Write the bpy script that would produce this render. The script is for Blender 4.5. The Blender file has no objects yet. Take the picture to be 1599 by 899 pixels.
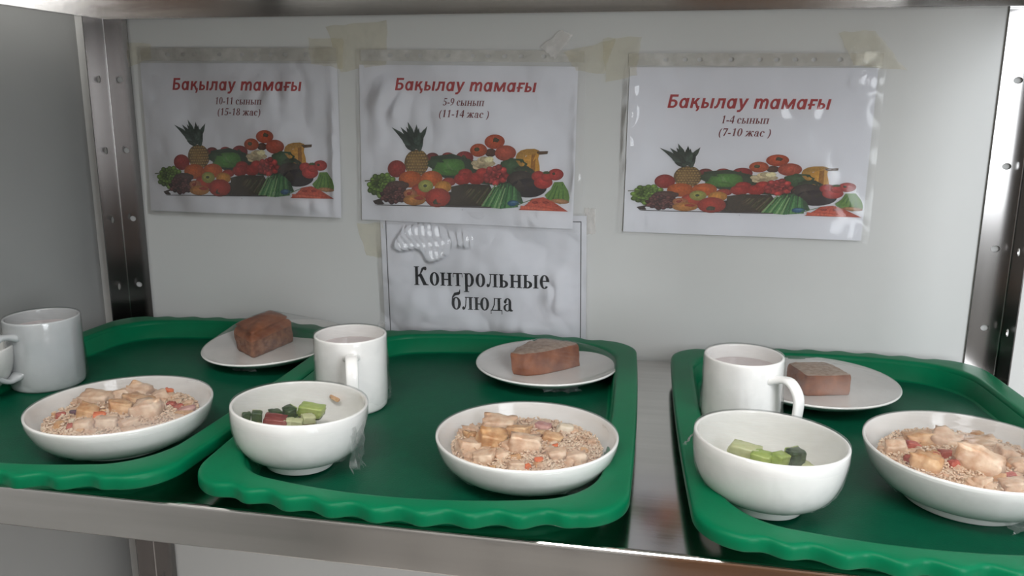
import bpy, bmesh, math, random
from mathutils import Vector, Matrix, noise
from mathutils.bvhtree import BVHTree

scene = bpy.context.scene
COL = scene.collection
PI = math.pi

# ------------------------------------------------------------------ camera
W_PX, H_PX, F_PX = 1599, 899, 1298.65
cam_d = bpy.data.cameras.new('camera')
cam_d.sensor_width = 36.0
cam_d.lens = F_PX * 36.0 / W_PX
cam_d.clip_start = 0.02
cam = bpy.data.objects.new('camera', cam_d)
COL.objects.link(cam)
_r = Vector((0.98158687, 0.19093568, 0.00554793))
_u = Vector((-0.04697435, 0.21313577, 0.9758927))
_w = Vector((-0.18515027, 0.95818407, -0.21818035))
M = Matrix.Identity(4)
for i in range(3):
    M[i][0], M[i][1], M[i][2] = _r[i], _u[i], -_w[i]
M[1][3] = -1.10151
cam.matrix_world = M
scene.camera = cam

# ------------------------------------------------------------------ world, lights, exposure
world = bpy.data.worlds.new('world')
scene.world = world
world.use_nodes = True
world.node_tree.nodes['Background'].inputs[0].default_value = (0.75, 0.85, 1.0, 1)
world.node_tree.nodes['Background'].inputs[1].default_value = 0.6
vs = scene.view_settings
vs.view_transform = 'Standard'
vs.look = 'None'
vs.gamma = 1.0
vs.exposure = 0.0
vs.use_curve_mapping = False

# room extents (x to the right, y into the wall, z up; the eye is at z = 0)
X0, X1, Y0, Y1, Z0, Z1 = -0.852, 2.3, -1.75, 0.0, -1.25, 1.35
WX0, WX1, WZ0, WZ1 = 0.58, 1.50, -0.35, 1.28      # window in the front wall


def area(name, loc, rot, sx, sy, power, col):
    d = bpy.data.lights.new(name, 'AREA')
    d.shape = 'RECTANGLE'
    d.size, d.size_y, d.energy, d.color = sx, sy, power, col
    o = bpy.data.objects.new(name, d)
    o.location, o.rotation_euler = loc, rot
    COL.objects.link(o)
    return o


area('daylight', ((WX0 + WX1) / 2, Y0 + 0.012, (WZ0 + WZ1) / 2), (PI / 2, 0, 0), WX1 - WX0 - .1, WZ1 - WZ0 - .1, 36, (0.93, 0.97, 1.0))
area('ceiling_panel_light', (-0.22, -1.50, Z1 - 0.03), (0, 0, 0), 1.15, 0.28, 20, (1.0, 0.97, 0.93))

area('ceiling_panel_light', (-0.30, -0.50, Z1 - 0.03), (0, 0, 0), 0.60, 0.28, 11, (1.0, 0.97, 0.93))

ZS = -0.340          # top of the shelf deck
ZF = ZS + 0.005      # floor of the trays


# ------------------------------------------------------------------ materials
def s2l(c):
    return tuple(((v / 255) / 12.92 if v / 255 <= 0.04045 else ((v / 255 + 0.055) / 1.055) ** 2.4) for v in c)


def new_mat(name):
    m = bpy.data.materials.new(name)
    m.use_nodes = True
    nt = m.node_tree
    return m, nt, nt.nodes['Principled BSDF']


def ramp(nt, stops, fac):
    n = nt.nodes.new('ShaderNodeValToRGB')
    el = n.color_ramp.elements
    while len(el) < len(stops):
        el.new(0.5)
    for e, (p, c) in zip(el, stops):
        e.position = p
        e.color = (*c, 1) if len(c) == 3 else c
    nt.links.new(fac, n.inputs[0])
    return n.outputs[0]


def noise_tex(nt, scale, detail=3, stretch=None, rough=0.5, dist=0.0):
    tc = nt.nodes.new('ShaderNodeTexCoord')
    mp = nt.nodes.new('ShaderNodeMapping')
    if stretch:
        mp.inputs['Scale'].default_value = stretch
    nt.links.new(tc.outputs['Object'], mp.inputs[0])
    n = nt.nodes.new('ShaderNodeTexNoise')
    n.inputs['Scale'].default_value = scale
    n.inputs['Detail'].default_value = detail
    n.inputs['Roughness'].default_value = rough
    n.inputs['Distortion'].default_value = dist
    nt.links.new(mp.outputs[0], n.inputs[0])
    return n.outputs['Fac']


def bump(nt, h, strength, dist, target):
    b = nt.nodes.new('ShaderNodeBump')
    b.inputs['Strength'].default_value = strength
    b.inputs['Distance'].default_value = dist
    nt.links.new(h, b.inputs['Height'])
    for t in target:
        nt.links.new(b.outputs[0], t)
    return b


def mat_noise(name, c1, c2, scale, rough, stretch=None, lo=0.35, hi=0.65, bmp=0.0, bscale=None, metal=0.0, coat=0.0, spec=0.5, sss=0.0):
    m, nt, p = new_mat(name)
    f = noise_tex(nt, scale, 4, stretch)
    nt.links.new(ramp(nt, [(lo, c1), (hi, c2)], f), p.inputs['Base Color'])
    p.inputs['Roughness'].default_value = rough
    p.inputs['Metallic'].default_value = metal
    p.inputs['Coat Weight'].default_value = coat
    p.inputs['Coat Roughness'].default_value = 0.06
    p.inputs['Specular IOR Level'].default_value = spec
    if sss:
        p.inputs['Subsurface Weight'].default_value = sss
        p.inputs['Subsurface Radius'].default_value = (0.004, 0.002, 0.0015)
        p.inputs['Subsurface Scale'].default_value = 1.0
    if bmp:
        h = noise_tex(nt, bscale or scale * 3, 4, stretch)
        bump(nt, h, bmp, 0.001, [p.inputs['Normal']])
    return m


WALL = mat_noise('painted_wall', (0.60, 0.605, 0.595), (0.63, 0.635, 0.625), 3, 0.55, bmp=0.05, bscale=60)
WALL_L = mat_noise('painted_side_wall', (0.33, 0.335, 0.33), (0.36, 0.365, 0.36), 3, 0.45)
CEIL = mat_noise('ceiling_paint', (0.72, 0.72, 0.70), (0.75, 0.75, 0.73), 3, 0.8)
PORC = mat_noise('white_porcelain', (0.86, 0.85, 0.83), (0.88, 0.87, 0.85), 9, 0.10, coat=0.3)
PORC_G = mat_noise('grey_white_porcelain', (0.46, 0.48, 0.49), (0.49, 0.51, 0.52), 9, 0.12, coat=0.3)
GREEN = mat_noise('green_plastic', (0.0005, 0.128, 0.053), (0.0006, 0.139, 0.058), 40, 0.36, bmp=0.08, bscale=900, spec=0.14)
GREEN_SHADE = mat_noise('shaded_textured_green_plastic', (0.002, 0.070, 0.036), (0.0025, 0.079, 0.040), 60, 0.40, bmp=0.25, bscale=700, spec=0.14)  # the tray green again, darkened to carry the shade on the floor
PAPER = mat_noise('white_paper', (0.74, 0.75, 0.79), (0.77, 0.78, 0.82), 20, 0.6)
WOOD = mat_noise('brown_wood', (0.16, 0.07, 0.03), (0.30, 0.14, 0.06), 5, 0.4, stretch=(12, 12, 1))


def mat_steel(name, base, r1, r2, stretch, streak=0.25):
    m, nt, p = new_mat(name)
    f = noise_tex(nt, 6, 5, stretch)
    nt.links.new(ramp(nt, [(0.3, tuple(b * (1 - streak) for b in base)), (0.7, base)], f), p.inputs['Base Color'])
    p.inputs['Metallic'].default_value = 1.0
    mr = nt.nodes.new('ShaderNodeMapRange')
    mr.inputs[3].default_value, mr.inputs[4].default_value = r1, r2
    nt.links.new(f, mr.inputs[0])
    nt.links.new(mr.outputs[0], p.inputs['Roughness'])
    g = noise_tex(nt, 40, 3, stretch)
    bump(nt, g, 0.015, 0.001, [p.inputs['Normal']])
    return m


STEEL = mat_steel('stainless_steel', (0.66, 0.64, 0.62), 0.09, 0.20, (0.6, 14, 14), 0.12)
STEEL_P = mat_steel('stainless_post_steel', (0.31, 0.30, 0.295), 0.13, 0.22, (5, 5, 0.3), 0.12)


def mat_tile(name, c1, c2, grout, size, rot=0.0):
    m, nt, p = new_mat(name)
    tc = nt.nodes.new('ShaderNodeTexCoord')
    mp = nt.nodes.new('ShaderNodeMapping')
    mp.inputs['Rotation'].default_value = (rot, 0, 0)
    b = nt.nodes.new('ShaderNodeTexBrick')
    b.offset = 0.0
    b.inputs['Color1'].default_value = (*c1, 1)
    b.inputs['Color2'].default_value = (*c2, 1)
    b.inputs['Mortar'].default_value = (*grout, 1)
    b.inputs['Scale'].default_value = 1.0
    b.inputs['Brick Width'].default_value = size
    b.inputs['Row Height'].default_value = size
    b.inputs['Mortar Size'].default_value = 0.006
    nt.links.new(tc.outputs['Object'], mp.inputs[0])
    nt.links.new(mp.outputs[0], b.inputs['Vector'])
    nt.links.new(b.outputs['Color'], p.inputs['Base Color'])
    p.inputs['Roughness'].default_value = 0.35
    return m


WTILE = mat_tile('grey_wall_tile', (0.52, 0.51, 0.50), (0.57, 0.56, 0.55), (0.08, 0.08, 0.08), 0.20, PI / 2)
TILE = mat_tile('floor_tile', (0.72, 0.68, 0.64), (0.76, 0.71, 0.68), (0.12, 0.11, 0.10), 0.30)


def mat_film(name, fog_lo, fog_hi, gloss, bscale, bstr, stretch=None, tint=(1, 1, 1), rough=0.06, fogscale=14, ior=1.45, lo=0.45, hi=0.75, mirror=0.36):
    m = bpy.data.materials.new(name)
    m.use_nodes = True
    nt = m.node_tree
    nt.nodes.clear()
    out = nt.nodes.new('ShaderNodeOutputMaterial')
    tr = nt.nodes.new('ShaderNodeBsdfTransparent')
    tr.inputs[0].default_value = (*tint, 1)
    gl = nt.nodes.new('ShaderNodeBsdfGlossy')
    gl.inputs['Roughness'].default_value = rough
    df = nt.nodes.new('ShaderNodeBsdfDiffuse')
    df.inputs[0].default_value = (0.85 * tint[0], 0.85 * tint[1], 0.85 * tint[2], 1)
    h = noise_tex(nt, bscale, 3, stretch, dist=0.6)
    fr = nt.nodes.new('ShaderNodeFresnel')
    fr.inputs[0].default_value = ior
    bump(nt, h, bstr, 0.002, [gl.inputs['Normal'], fr.inputs['Normal']])
    ad = nt.nodes.new('ShaderNodeMath')
    ad.operation = 'MULTIPLY_ADD'
    ad.inputs[1].default_value = mirror
    ad.inputs[2].default_value = gloss
    nt.links.new(fr.outputs[0], ad.inputs[0])
    m1 = nt.nodes.new('ShaderNodeMixShader')
    nt.links.new(ad.outputs[0], m1.inputs[0])
    nt.links.new(tr.outputs[0], m1.inputs[1])
    nt.links.new(gl.outputs[0], m1.inputs[2])
    f2 = noise_tex(nt, fogscale, 4)
    mr = nt.nodes.new('ShaderNodeMapRange')
    mr.inputs[1].default_value, mr.inputs[2].default_value = lo, hi
    mr.inputs[3].default_value, mr.inputs[4].default_value = fog_lo, fog_hi
    nt.links.new(f2, mr.inputs[0])
    m2 = nt.nodes.new('ShaderNodeMixShader')
    nt.links.new(mr.outputs[0], m2.inputs[0])
    nt.links.new(m1.outputs[0], m2.inputs[1])
    nt.links.new(df.outputs[0], m2.inputs[2])
    nt.links.new(m2.outputs[0], out.inputs[0])
    return m


FILM = mat_film('clear_cling_film', 0.02, 0.14, 0.0, 28, 0.38, (1, 2.2, 1), mirror=0.42)
FILM_FOG = mat_film('foggy_cling_film', 0.04, 0.30, 0.0, 28, 0.38, (1, 2.2, 1), fogscale=11, mirror=0.42)
SLEEVE = mat_film('clear_plastic_sleeve', 0.01, 0.06, 0.0, 5, 0.15, (1, 1, 0.5), rough=0.08, fogscale=6, mirror=0.95)
STRIP = mat_film('punched_strip_plastic', 0.45, 0.80, 0.02, 40, 0.5, (1, 1, 0.3), tint=(0.97, 0.96, 0.92), rough=0.12, fogscale=40)
SKIRT = mat_film('wrinkled_cling_film', 0.0, 0.16, 0.0, 55, 0.9, (1, 1, .45), fogscale=30, mirror=0.45, rough=0.05)
TAIL = mat_film('crumpled_cling_film', 0.06, 0.28, 0.0, 40, 0.3, None, fogscale=60)
TAPE = mat_film('yellowed_tape', 0.05, 0.22, 0.0, 60, 0.4, None, tint=(0.965, 0.945, 0.88), rough=0.12, fogscale=50)
TAPE_W = mat_film('whitish_tape', 0.45, 0.8, 0.02, 60, 0.6, None, tint=(0.98, 0.96, 0.94), rough=0.15, fogscale=50)

CHICK = mat_noise('cooked_chicken', s2l((202, 160, 128)), s2l((240, 216, 190)), 75, 0.42, bmp=0.5, bscale=260, sss=0.15)
CHICK_Y = mat_noise('golden_chicken', s2l((188, 132, 84)), s2l((234, 196, 150)), 80, 0.42, bmp=0.5, bscale=260, sss=0.15)
RICE = mat_noise('cooked_rice', s2l((212, 178, 150)), s2l((236, 212, 188)), 90, 0.45, bmp=0.3, bscale=300, sss=0.15)
CARROT = mat_noise('carrot', s2l((216, 92, 40)), s2l((236, 130, 66)), 90, 0.4, bmp=0.3, bscale=300)
REDBIT = mat_noise('red_pepper', s2l((150, 62, 52)), s2l((196, 100, 80)), 90, 0.4, bmp=0.3, bscale=300)
PINK = mat_noise('pink_onion', s2l((176, 112, 108)), s2l((214, 166, 156)), 90, 0.35, bmp=0.2, bscale=300)
PURPLE = mat_noise('purple_onion', s2l((74, 50, 66)), s2l((120, 88, 100)), 90, 0.35)
DARKB = mat_noise('browned_onion', s2l((104, 54, 34)), s2l((150, 92, 60)), 90, 0.4)
ONION = mat_noise('pale_onion', s2l((214, 198, 172)), s2l((236, 224, 204)), 90, 0.3)
CUC = mat_noise('cucumber_flesh', s2l((148, 172, 84)), s2l((186, 200, 118)), 60, 0.3, bmp=0.2, bscale=300, sss=0.1)
CUC_P = mat_noise('pale_cucumber_flesh', s2l((190, 196, 146)), s2l((212, 214, 172)), 60, 0.3, bmp=0.2, bscale=300, sss=0.1)
SKIN = mat_noise('cucumber_skin', s2l((36, 58, 34)), s2l((74, 96, 58)), 120, 0.3, bmp=0.3, bscale=300)
TOM = mat_noise('tomato', s2l((112, 40, 40)), s2l((156, 72, 62)), 60, 0.25)
CRUST = mat_noise('bread_crust', s2l((132, 74, 44)), s2l((178, 112, 76)), 45, 0.55, bmp=0.5, bscale=240)
CRUMB = mat_noise('bread_crumb', s2l((116, 72, 50)), s2l((164, 114, 86)), 110, 0.8, bmp=1.0, bscale=420)
CRUMB_L = mat_noise('pale_bread_crumb', s2l((178, 150, 130)), s2l((206, 184, 166)), 160, 0.8, bmp=0.8, bscale=420)
DRINK = mat_noise('pale_drink', s2l((196, 184, 184)), s2l((208, 196, 196)), 20, 0.06)
SPECK = mat_noise('dark_speck', s2l((60, 44, 40)), s2l((90, 66, 58)), 200, 0.5)


def mat_plain(name, c, rough=0.6):
    return mat_noise(name, tuple(v * 0.95 for v in c), c, 30, rough)


INK_RED = mat_plain('red_ink', s2l((168, 52, 54)))
INK_BROWN = mat_plain('brown_ink', s2l((118, 58, 62)))
INK_BLACK = mat_plain('black_ink', s2l((34, 33, 38)))


def mat_print():
    m, nt, p = new_mat('printed_picture')
    a = nt.nodes.new('ShaderNodeAttribute')
    a.attribute_name = 'ink'
    f = noise_tex(nt, 420, 3)
    mx = nt.nodes.new('ShaderNodeMix')
    mx.data_type = 'RGBA'
    mx.blend_type = 'MULTIPLY'
    mx.inputs[0].default_value = 1.0
    nt.links.new(a.outputs['Color'], mx.inputs[6])
    nt.links.new(ramp(nt, [(0.3, (0.72, 0.72, 0.72)), (0.7, (1.12, 1.12, 1.12))], f), mx.inputs[7])
    nt.links.new(mx.outputs[2], p.inputs['Base Color'])
    p.inputs['Roughness'].default_value = 0.6
    return m


PRINT = mat_print()


# ------------------------------------------------------------------ object helpers
def link_mesh(name, me, mats, parent=None, smooth=False, loc=None, kind=None):
    for m in (mats if isinstance(mats, (list, tuple)) else [mats]):
        me.materials.append(m)
    if smooth:
        for p in me.polygons:
            p.use_smooth = True
    o = bpy.data.objects.new(name, me)
    COL.objects.link(o)
    if parent:
        o.parent = parent
    if loc is not None:
        o.location = loc
    if kind:
        o['kind'] = kind
    return o


def from_data(name, verts, faces, mats, parent=None, smooth=False, loc=None, kind=None, mi=None):
    me = bpy.data.meshes.new(name)
    me.from_pydata([tuple(v) for v in verts], [], faces)
    me.update()
    o = link_mesh(name, me, mats, parent, smooth, loc, kind)
    if mi:
        for p, k in zip(me.polygons, mi):
            p.material_index = k
    return o


def from_bm(name, bm, mats, parent=None, smooth=False, loc=None, kind=None):
    me = bpy.data.meshes.new(name)
    bm.normal_update()
    bm.to_mesh(me)
    bm.free()
    return link_mesh(name, me, mats, parent, smooth, loc, kind)


def tag(o, label, cat, group=None, kind=None):
    o['label'] = label
    o['category'] = cat
    if group:
        o['group'] = group
    if kind:
        o['kind'] = kind
    return o


def empty(name, loc):
    o = bpy.data.objects.new(name, None)
    o.location = loc
    o.empty_display_size = 0.05
    COL.objects.link(o)
    return o


def box_data(x0, y0, z0, x1, y1, z1):
    v = [(x0, y0, z0), (x1, y0, z0), (x1, y1, z0), (x0, y1, z0), (x0, y0, z1), (x1, y0, z1), (x1, y1, z1), (x0, y1, z1)]
    f = [(0, 3, 2, 1), (4, 5, 6, 7), (0, 1, 5, 4), (1, 2, 6, 5), (2, 3, 7, 6), (3, 0, 4, 7)]
    return v, f


def structure(name, b, mat):
    v, f = box_data(*b)
    return from_data(name, v, f, mat, kind='structure')


def join(parts):
    V, F = [], []
    for v, f in parts:
        k = len(V)
        V += list(v)
        F += [tuple(i + k for i in q) for q in f]
    return V, F


def lathe(profile, n=96):
    V, F = [], []
    rings = []
    for (r, z) in profile:
        if r < 1e-6:
            rings.append([len(V)])
            V.append((0, 0, z))
        else:
            rings.append(list(range(len(V), len(V) + n)))
            V += [(r * math.cos(2 * PI * i / n), r * math.sin(2 * PI * i / n), z) for i in range(n)]
    for a, b in zip(rings, rings[1:]):
        for i in range(n):
            j = (i + 1) % n
            if len(a) == 1 and len(b) == 1:
                continue
            if len(a) == 1:
                F.append((a[0], b[j], b[i]))
            elif len(b) == 1:
                F.append((a[i], a[j], b[0]))
            else:
                F.append((a[i], a[j], b[j], b[i]))
    return V, F


def bez(p0, p1, p2, n):
    o = []
    for i in range(n + 1):
        t = i / n
        o.append(((1 - t) ** 2 * p0[0] + 2 * t * (1 - t) * p1[0] + t * t * p2[0], (1 - t) ** 2 * p0[1] + 2 * t * (1 - t) * p1[1] + t * t * p2[1]))
    return o


def offset(pr, d):
    o = []
    for i, p in enumerate(pr):
        a, b = pr[max(0, i - 1)], pr[min(len(pr) - 1, i + 1)]
        tx, tz = b[0] - a[0], b[1] - a[1]
        l = math.hypot(tx, tz) or 1
        o.append((p[0] - tz / l * d, p[1] + tx / l * d))
    return o


# ------------------------------------------------------------------ the room
T = 0.08
structure('wall_back', (X0 - T, 0, Z0, X1 + T, T, Z1), WALL)
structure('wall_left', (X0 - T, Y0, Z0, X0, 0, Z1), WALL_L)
structure('floor', (X0 - T, Y0 - T, Z0 - T, X1 + T, T, Z0), TILE)
structure('ceiling', (X0 - T, Y0 - T, Z1, X1 + T, T, Z1 + T), CEIL)
structure('wall_right', (X1, Y0, Z0, X1 + T, 0, Z1), WALL)
# front wall behind the camera, with a window opening
from_data('wall_front', *join([box_data(X0 - T, Y0 - T, Z0, X1 + T, Y0, WZ0), box_data(X0 - T, Y0 - T, WZ1, X1 + T, Y0, Z1),
                               box_data(X0 - T, Y0 - T, WZ0, WX0, Y0, WZ1), box_data(WX1, Y0 - T, WZ0, X1 + T, Y0, WZ1)]), WTILE, kind='structure')
fr = join([box_data(WX0, Y0 - .06, WZ0, WX0 + .05, Y0 - .02, WZ1), box_data(WX1 - .05, Y0 - .06, WZ0, WX1, Y0 - .02, WZ1),
           box_data(WX0 + .05, Y0 - .06, WZ0, WX1 - .05, Y0 - .02, WZ0 + .05), box_data(WX0 + .05, Y0 - .06, WZ1 - .05, WX1 - .05, Y0 - .02, WZ1)])
from_data('window_1', *fr, CEIL, kind='structure')
from_data('dark_reflection_panel', *join([box_data(0.0, Y0 + .002, Z0, 0.56, Y0 + .045, 0.85)]), WOOD, kind='structure')  # added out of view so the steel posts reflect something dark


# ------------------------------------------------------------------ shelving unit
def holed_plate(cells, thick):
    """cells: (u0, v0, u1, v1, [hole (cu, cv, ru, rv)]) in a plane; returns front/back faces with the holes cut through."""
    V, F = [], []

    def add(p):
        V.append(p)
        return len(V) - 1
    for (u0, v0, u1, v1, hole) in cells:
        for s in (0, thick):
            if hole is None:
                F.append(tuple(add(p) for p in ((u0, v0, s), (u1, v0, s), (u1, v1, s), (u0, v1, s))))
            else:
                cu, cv, ru, rv = hole
                n = 32
                inner, outer = [], []
                for i in range(n):
                    a = 2 * PI * (i + 0.5) / n
                    c, sn = math.cos(a), math.sin(a)
                    inner.append(add((cu + ru * c, cv + rv * sn, s)))
                    k = min((((u1 - cu) if c > 0 else (cu - u0)) / abs(c)) if abs(c) > 1e-9 else 9, (((v1 - cv) if sn > 0 else (cv - v0)) / abs(sn)) if abs(sn) > 1e-9 else 9)
                    outer.append((cu + k * c, cv + k * sn))
                oi = [add((p[0], p[1], s)) for p in outer]
                corners = [(u1, v1), (u0, v1), (u0, v0), (u1, v0)]
                for i in range(n):
                    j = (i + 1) % n
                    pa, pb = outer[i], outer[j]
                    mid = None
                    for cc in corners:
                        if (abs(pa[0] - cc[0]) < 1e-9 or abs(pa[1] - cc[1]) < 1e-9) and (abs(pb[0] - cc[0]) < 1e-9 or abs(pb[1] - cc[1]) < 1e-9) \
                                and not (abs(pa[0] - pb[0]) < 1e-9 or abs(pa[1] - pb[1]) < 1e-9):
                            mid = cc
                    if mid:
                        F.append((inner[i], oi[i], add((mid[0], mid[1], s)), oi[j], inner[j]))
                    else:
                        F.append((inner[i], oi[i], oi[j], inner[j]))
                if s == 0:
                    first = inner
                else:
                    for i in range(n):
                        j = (i + 1) % n
                        F.append((first[i], first[j], inner[j], inner[i]))
        # edges of the strip
    return V, F


unit = empty('shelving_unit', (-0.2, -0.25, Z0))
tag(unit, 'stainless steel shelving unit with perforated corner posts against the wall', 'shelving')
OFF = Vector((0.2, 0.25, -Z0))


def post(xr, yr, sx, sy):
    """angle post with its ridge at (xr, yr); one flange along x (sign sx), one along y (sign sy)."""
    z_lo, z_hi, pitch, wd, th = Z0, 0.62, 0.10, 0.038, 0.0013
    k0 = 0.028
    cells_a, cells_b = [], []
    zs = [z_lo]
    z = k0 - math.floor((k0 - z_lo) / pitch) * pitch
    holes = []
    while z < z_hi:
        holes.append(z)
        z += pitch
    edges = [z_lo] + [h + pitch / 2 for h in holes[:-1]] + [z_hi]
    for h, a, b in zip(holes, edges, edges[1:]):
        cells_a.append((0.003, a, wd, b, (0.020, h, 0.0052, 0.0040)))
        cells_b.append((0.003, a, wd + .004, b, (0.021, h, 0.0036, 0.0050)))
    VA, FA = holed_plate(cells_a, th)
    VB, FB = holed_plate(cells_b, th)
    a = [(xr + sx * u, yr + sy * s, v) for (u, v, s) in VA]      # flange along the wall
    b = [(xr + sx * s, yr + sy * u, v) for (u, v, s) in VB]      # flange towards the room
    # rounded ridge
    arc = []
    for i in range(7):
        t = PI / 2 * i / 6
        arc.append((xr + sx * (0.003 - 0.003 * math.cos(t)), yr + sy * (0.003 - 0.003 * math.sin(t))))
    rv, rf = [], []
    for (x, y) in arc:
        rv += [(x, y, z_lo), (x, y, z_hi)]
    for i in range(6):
        rf.append((2 * i, 2 * i + 2, 2 * i + 3, 2 * i + 1))
    arc2 = []
    for i in range(7):
        t = PI / 2 * i / 6
        arc2.append((xr + sx * (0.003 - 0.0017 * math.cos(t)), yr + sy * (0.003 - 0.0017 * math.sin(t))))
    rv2, rf2 = [], []
    for (x, y) in arc2:
        rv2 += [(x, y, z_lo), (x, y, z_hi)]
    for i in range(6):
        rf2.append((2 * i, 2 * i + 2, 2 * i + 3, 2 * i + 1))
    # thin closing edges of both flanges
    e1 = box_data(min(xr + sx * wd, xr + sx * (wd + .0006)), min(yr, yr + sy * th), z_lo, max(xr + sx * wd, xr + sx * (wd + .0006)), max(yr, yr + sy * th), z_hi)
    w2 = wd + .004
    e2 = box_data(min(xr, xr + sx * th), min(yr + sy * w2, yr + sy * (w2 + .0006)), z_lo, max(xr, xr + sx * th), max(yr + sy * w2, yr + sy * (w2 + .0006)), z_hi)
    V, F = join([(a, FA), (b, FB), (rv, rf), (rv2, rf2), e1, e2])
    V = [tuple(Vector(v) + OFF) for v in V]
    return from_data('post', V, F, STEEL_P, unit)


PXL, PXR = -0.806, 0.410
post(PXL, -0.0025, 1, -1)
post(PXR, -0.0025, -1, -1)
post(PXL, -0.512, 1, 1)
post(PXR, -0.512, -1, 1)


def shelf(z_top, lip):
    x0, x1, y0, y1 = PXL + .003, PXR - .003, -0.5085, -0.0055
    r, th = 0.0045, 0.0012
    V, F = [], []

    def ringpts(ins, z):
        k = len(V)
        V.extend([(x0 + ins, y0 + ins, z), (x1 - ins, y0 + ins, z), (x1 - ins, y1 - ins, z), (x0 + ins, y1 - ins, z)])
        return [k, k + 1, k + 2, k + 3]
    rings = [ringpts(r, z_top)]
    for i in range(1, 6):
        t = PI / 2 * i / 5
        rings.append(ringpts(r - r * math.sin(t), z_top - r + r * math.cos(t)))
    rings.append(ringpts(0, z_top - lip + .001))
    rings.append(ringpts(0.0006, z_top - lip))
    rings.append(ringpts(0.014, z_top - lip))
    rings.append(ringpts(0.014, z_top - lip + th))
    rings.append(ringpts(th, z_top - lip + th))
    rings.append(ringpts(th, z_top - th))
    F.append(tuple(rings[0]))
    for a, b in zip(rings, rings[1:]):
        for i in range(4):
            j = (i + 1) % 4
            F.append((a[i], b[i], b[j], a[j]))
    F.append(tuple(reversed(rings[-1])))
    V2 = [tuple(Vector(v) + OFF) for v in V]
    return from_data('shelf', V2, F, STEEL, unit)


shelf(ZS, 0.039)
shelf(0.1485, 0.039)


# ------------------------------------------------------------------ trays
def outline(W, L, sw, sl, r, n=70, m=14):
    a, b = W / 2 - sl, L / 2 - sw
    ry, rx = 1 - r / b, 1 - r / a
    pts = []
    bx = lambda t: a + sl * (1 - t * t)
    by = lambda t: b + sw * (1 - t * t)

    def lin(p, q, k):
        return [p + (q - p) * i / (k - 1) for i in range(k)]

    def arc(p0, p2, cn):
        w = .75
        o = []
        for i in range(1, m + 1):
            s = i / (m + 1)
            d = (1 - s) ** 2 + 2 * s * (1 - s) * w + s * s
            o.append(tuple(((1 - s) ** 2 * p0[k] + 2 * s * (1 - s) * w * cn[k] + s * s * p2[k]) / d for k in (0, 1)))
        return o
    right = [(bx(t), b * t) for t in lin(-ry, ry, n)]
    top = [(a * t, by(t)) for t in lin(rx, -rx, n * 2)]
    left = [(-bx(t), b * t) for t in lin(ry, -ry, n)]
    bot = [(a * t, -by(t)) for t in lin(-rx, rx, n * 2)]
    c = (a + .2 * sl, b + .2 * sw)
    pts += right + arc(right[-1], top[0], c) + top + arc(top[-1], left[0], (-c[0], c[1])) + left
    pts += arc(left[-1], bot[0], (-c[0], -c[1])) + bot + arc(bot[-1], right[0], (c[0], -c[1]))
    return pts


def tray_mesh():
    TW, TL = 0.381, 0.528
    V, F = [], []
    rings = []

    def ring(ins, z, rr=0.036, wave=0.0, zw=0.0):
        p = outline(TW - 2 * ins, TL - 2 * ins, .0304, .0044, rr)
        k = len(V)
        for (x, y) in p:
            e = abs(x) / (TW / 2)
            mask = max(0.0, min(1.0, (0.80 - e) / 0.10)) * (1 if abs(y) > TL / 2 - .075 else 0)
            c = math.cos(2 * PI * (x + .0095) / 0.038)
            sg = 1 if y > 0 else -1
            V.append((x, y - sg * mask * wave * (1 - c) * 0.5, z + mask * zw * (1 - c) * 0.5))
        rings.append(list(range(k, k + len(p))))
    h, fl = 0.0295, 0.005
    ring(0.075, fl, 0.05)
    ring(0.040, fl, 0.052)
    ring(0.0335, fl + .0004, 0.052)
    ring(0.0305, fl + .002, 0.052)
    ring(0.0285, fl + .006, 0.051)
    ring(0.0260, h - .004, 0.050)
    ring(0.0248, h - .0012, 0.049)
    ring(0.0230, h - .0002, 0.048)
    ring(0.0205, h, 0.047)
    ring(0.0120, h, 0.041)
    ring(0.0045, h, 0.0375, .0058)
    ring(0.0024, h - .0004, 0.037, .0064)
    ring(0.0009, h - .0014, 0.036, .0066)
    ring(0.0002, h - .0030, 0.036, .0068)
    ring(0.0, h - .0050, 0.036, .0068)
    ring(0.0, h - .0110, 0.036, .0068)
    ring(0.0004, h - .0122, 0.036, .0068)
    ring(0.0014, h - .0126, 0.036, .0068)
    ring(0.0026, h - .0122, 0.036, .0068)
    ring(0.0034, h - .0105, 0.036, .0066)
    ring(0.0048, h - .004, 0.037, .0058)
    ring(0.0105, h - .0028, 0.040)
    ring(0.0220, h - .0028, 0.047)
    ring(0.0275, h - .006, 0.050)
    ring(0.0315, fl - .001, 0.052)
    ring(0.034, 0.0, 0.052)
    ring(0.075, 0.0, 0.05)
    n = len(rings[0])
    for a, b in zip(rings, rings[1:]):
        for i in range(n):
            j = (i + 1) % n
            F.append((a[i], b[i], b[j], a[j]))
    F.append(tuple(rings[0]))
    F.append(tuple(reversed(rings[-1])))
    return V, F


TV, TF = tray_mesh()
TRAYS = [(-0.6005, -0.2822, -0.0054, 'leftmost green tray, reaching past the left photo edge, beside the left post'),
         (-0.2170, -0.2735, 0.0328, 'middle green tray below the black lettered sheet'),
         (0.2035, -0.2728, 0.0488, 'green tray on the right, below the poster of the youngest class')]
t0 = None
for (x, y, a, lab) in TRAYS:
    if t0 is None:
        o = t0 = from_data('serving_tray', TV, TF, [GREEN, GREEN_SHADE], smooth=True)
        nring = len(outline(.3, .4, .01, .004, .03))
        for p in o.data.polygons:       # flat floor: anti-slip bump, its shade painted in as darker green
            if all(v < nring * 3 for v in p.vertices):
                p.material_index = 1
    else:
        o = t0.copy()
        COL.objects.link(o)
    o.location = (x, y, ZS + .0002)
    o.rotation_euler = (0, 0, a)
    tag(o, lab, 'tray', 'green trays on the shelf')


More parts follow.
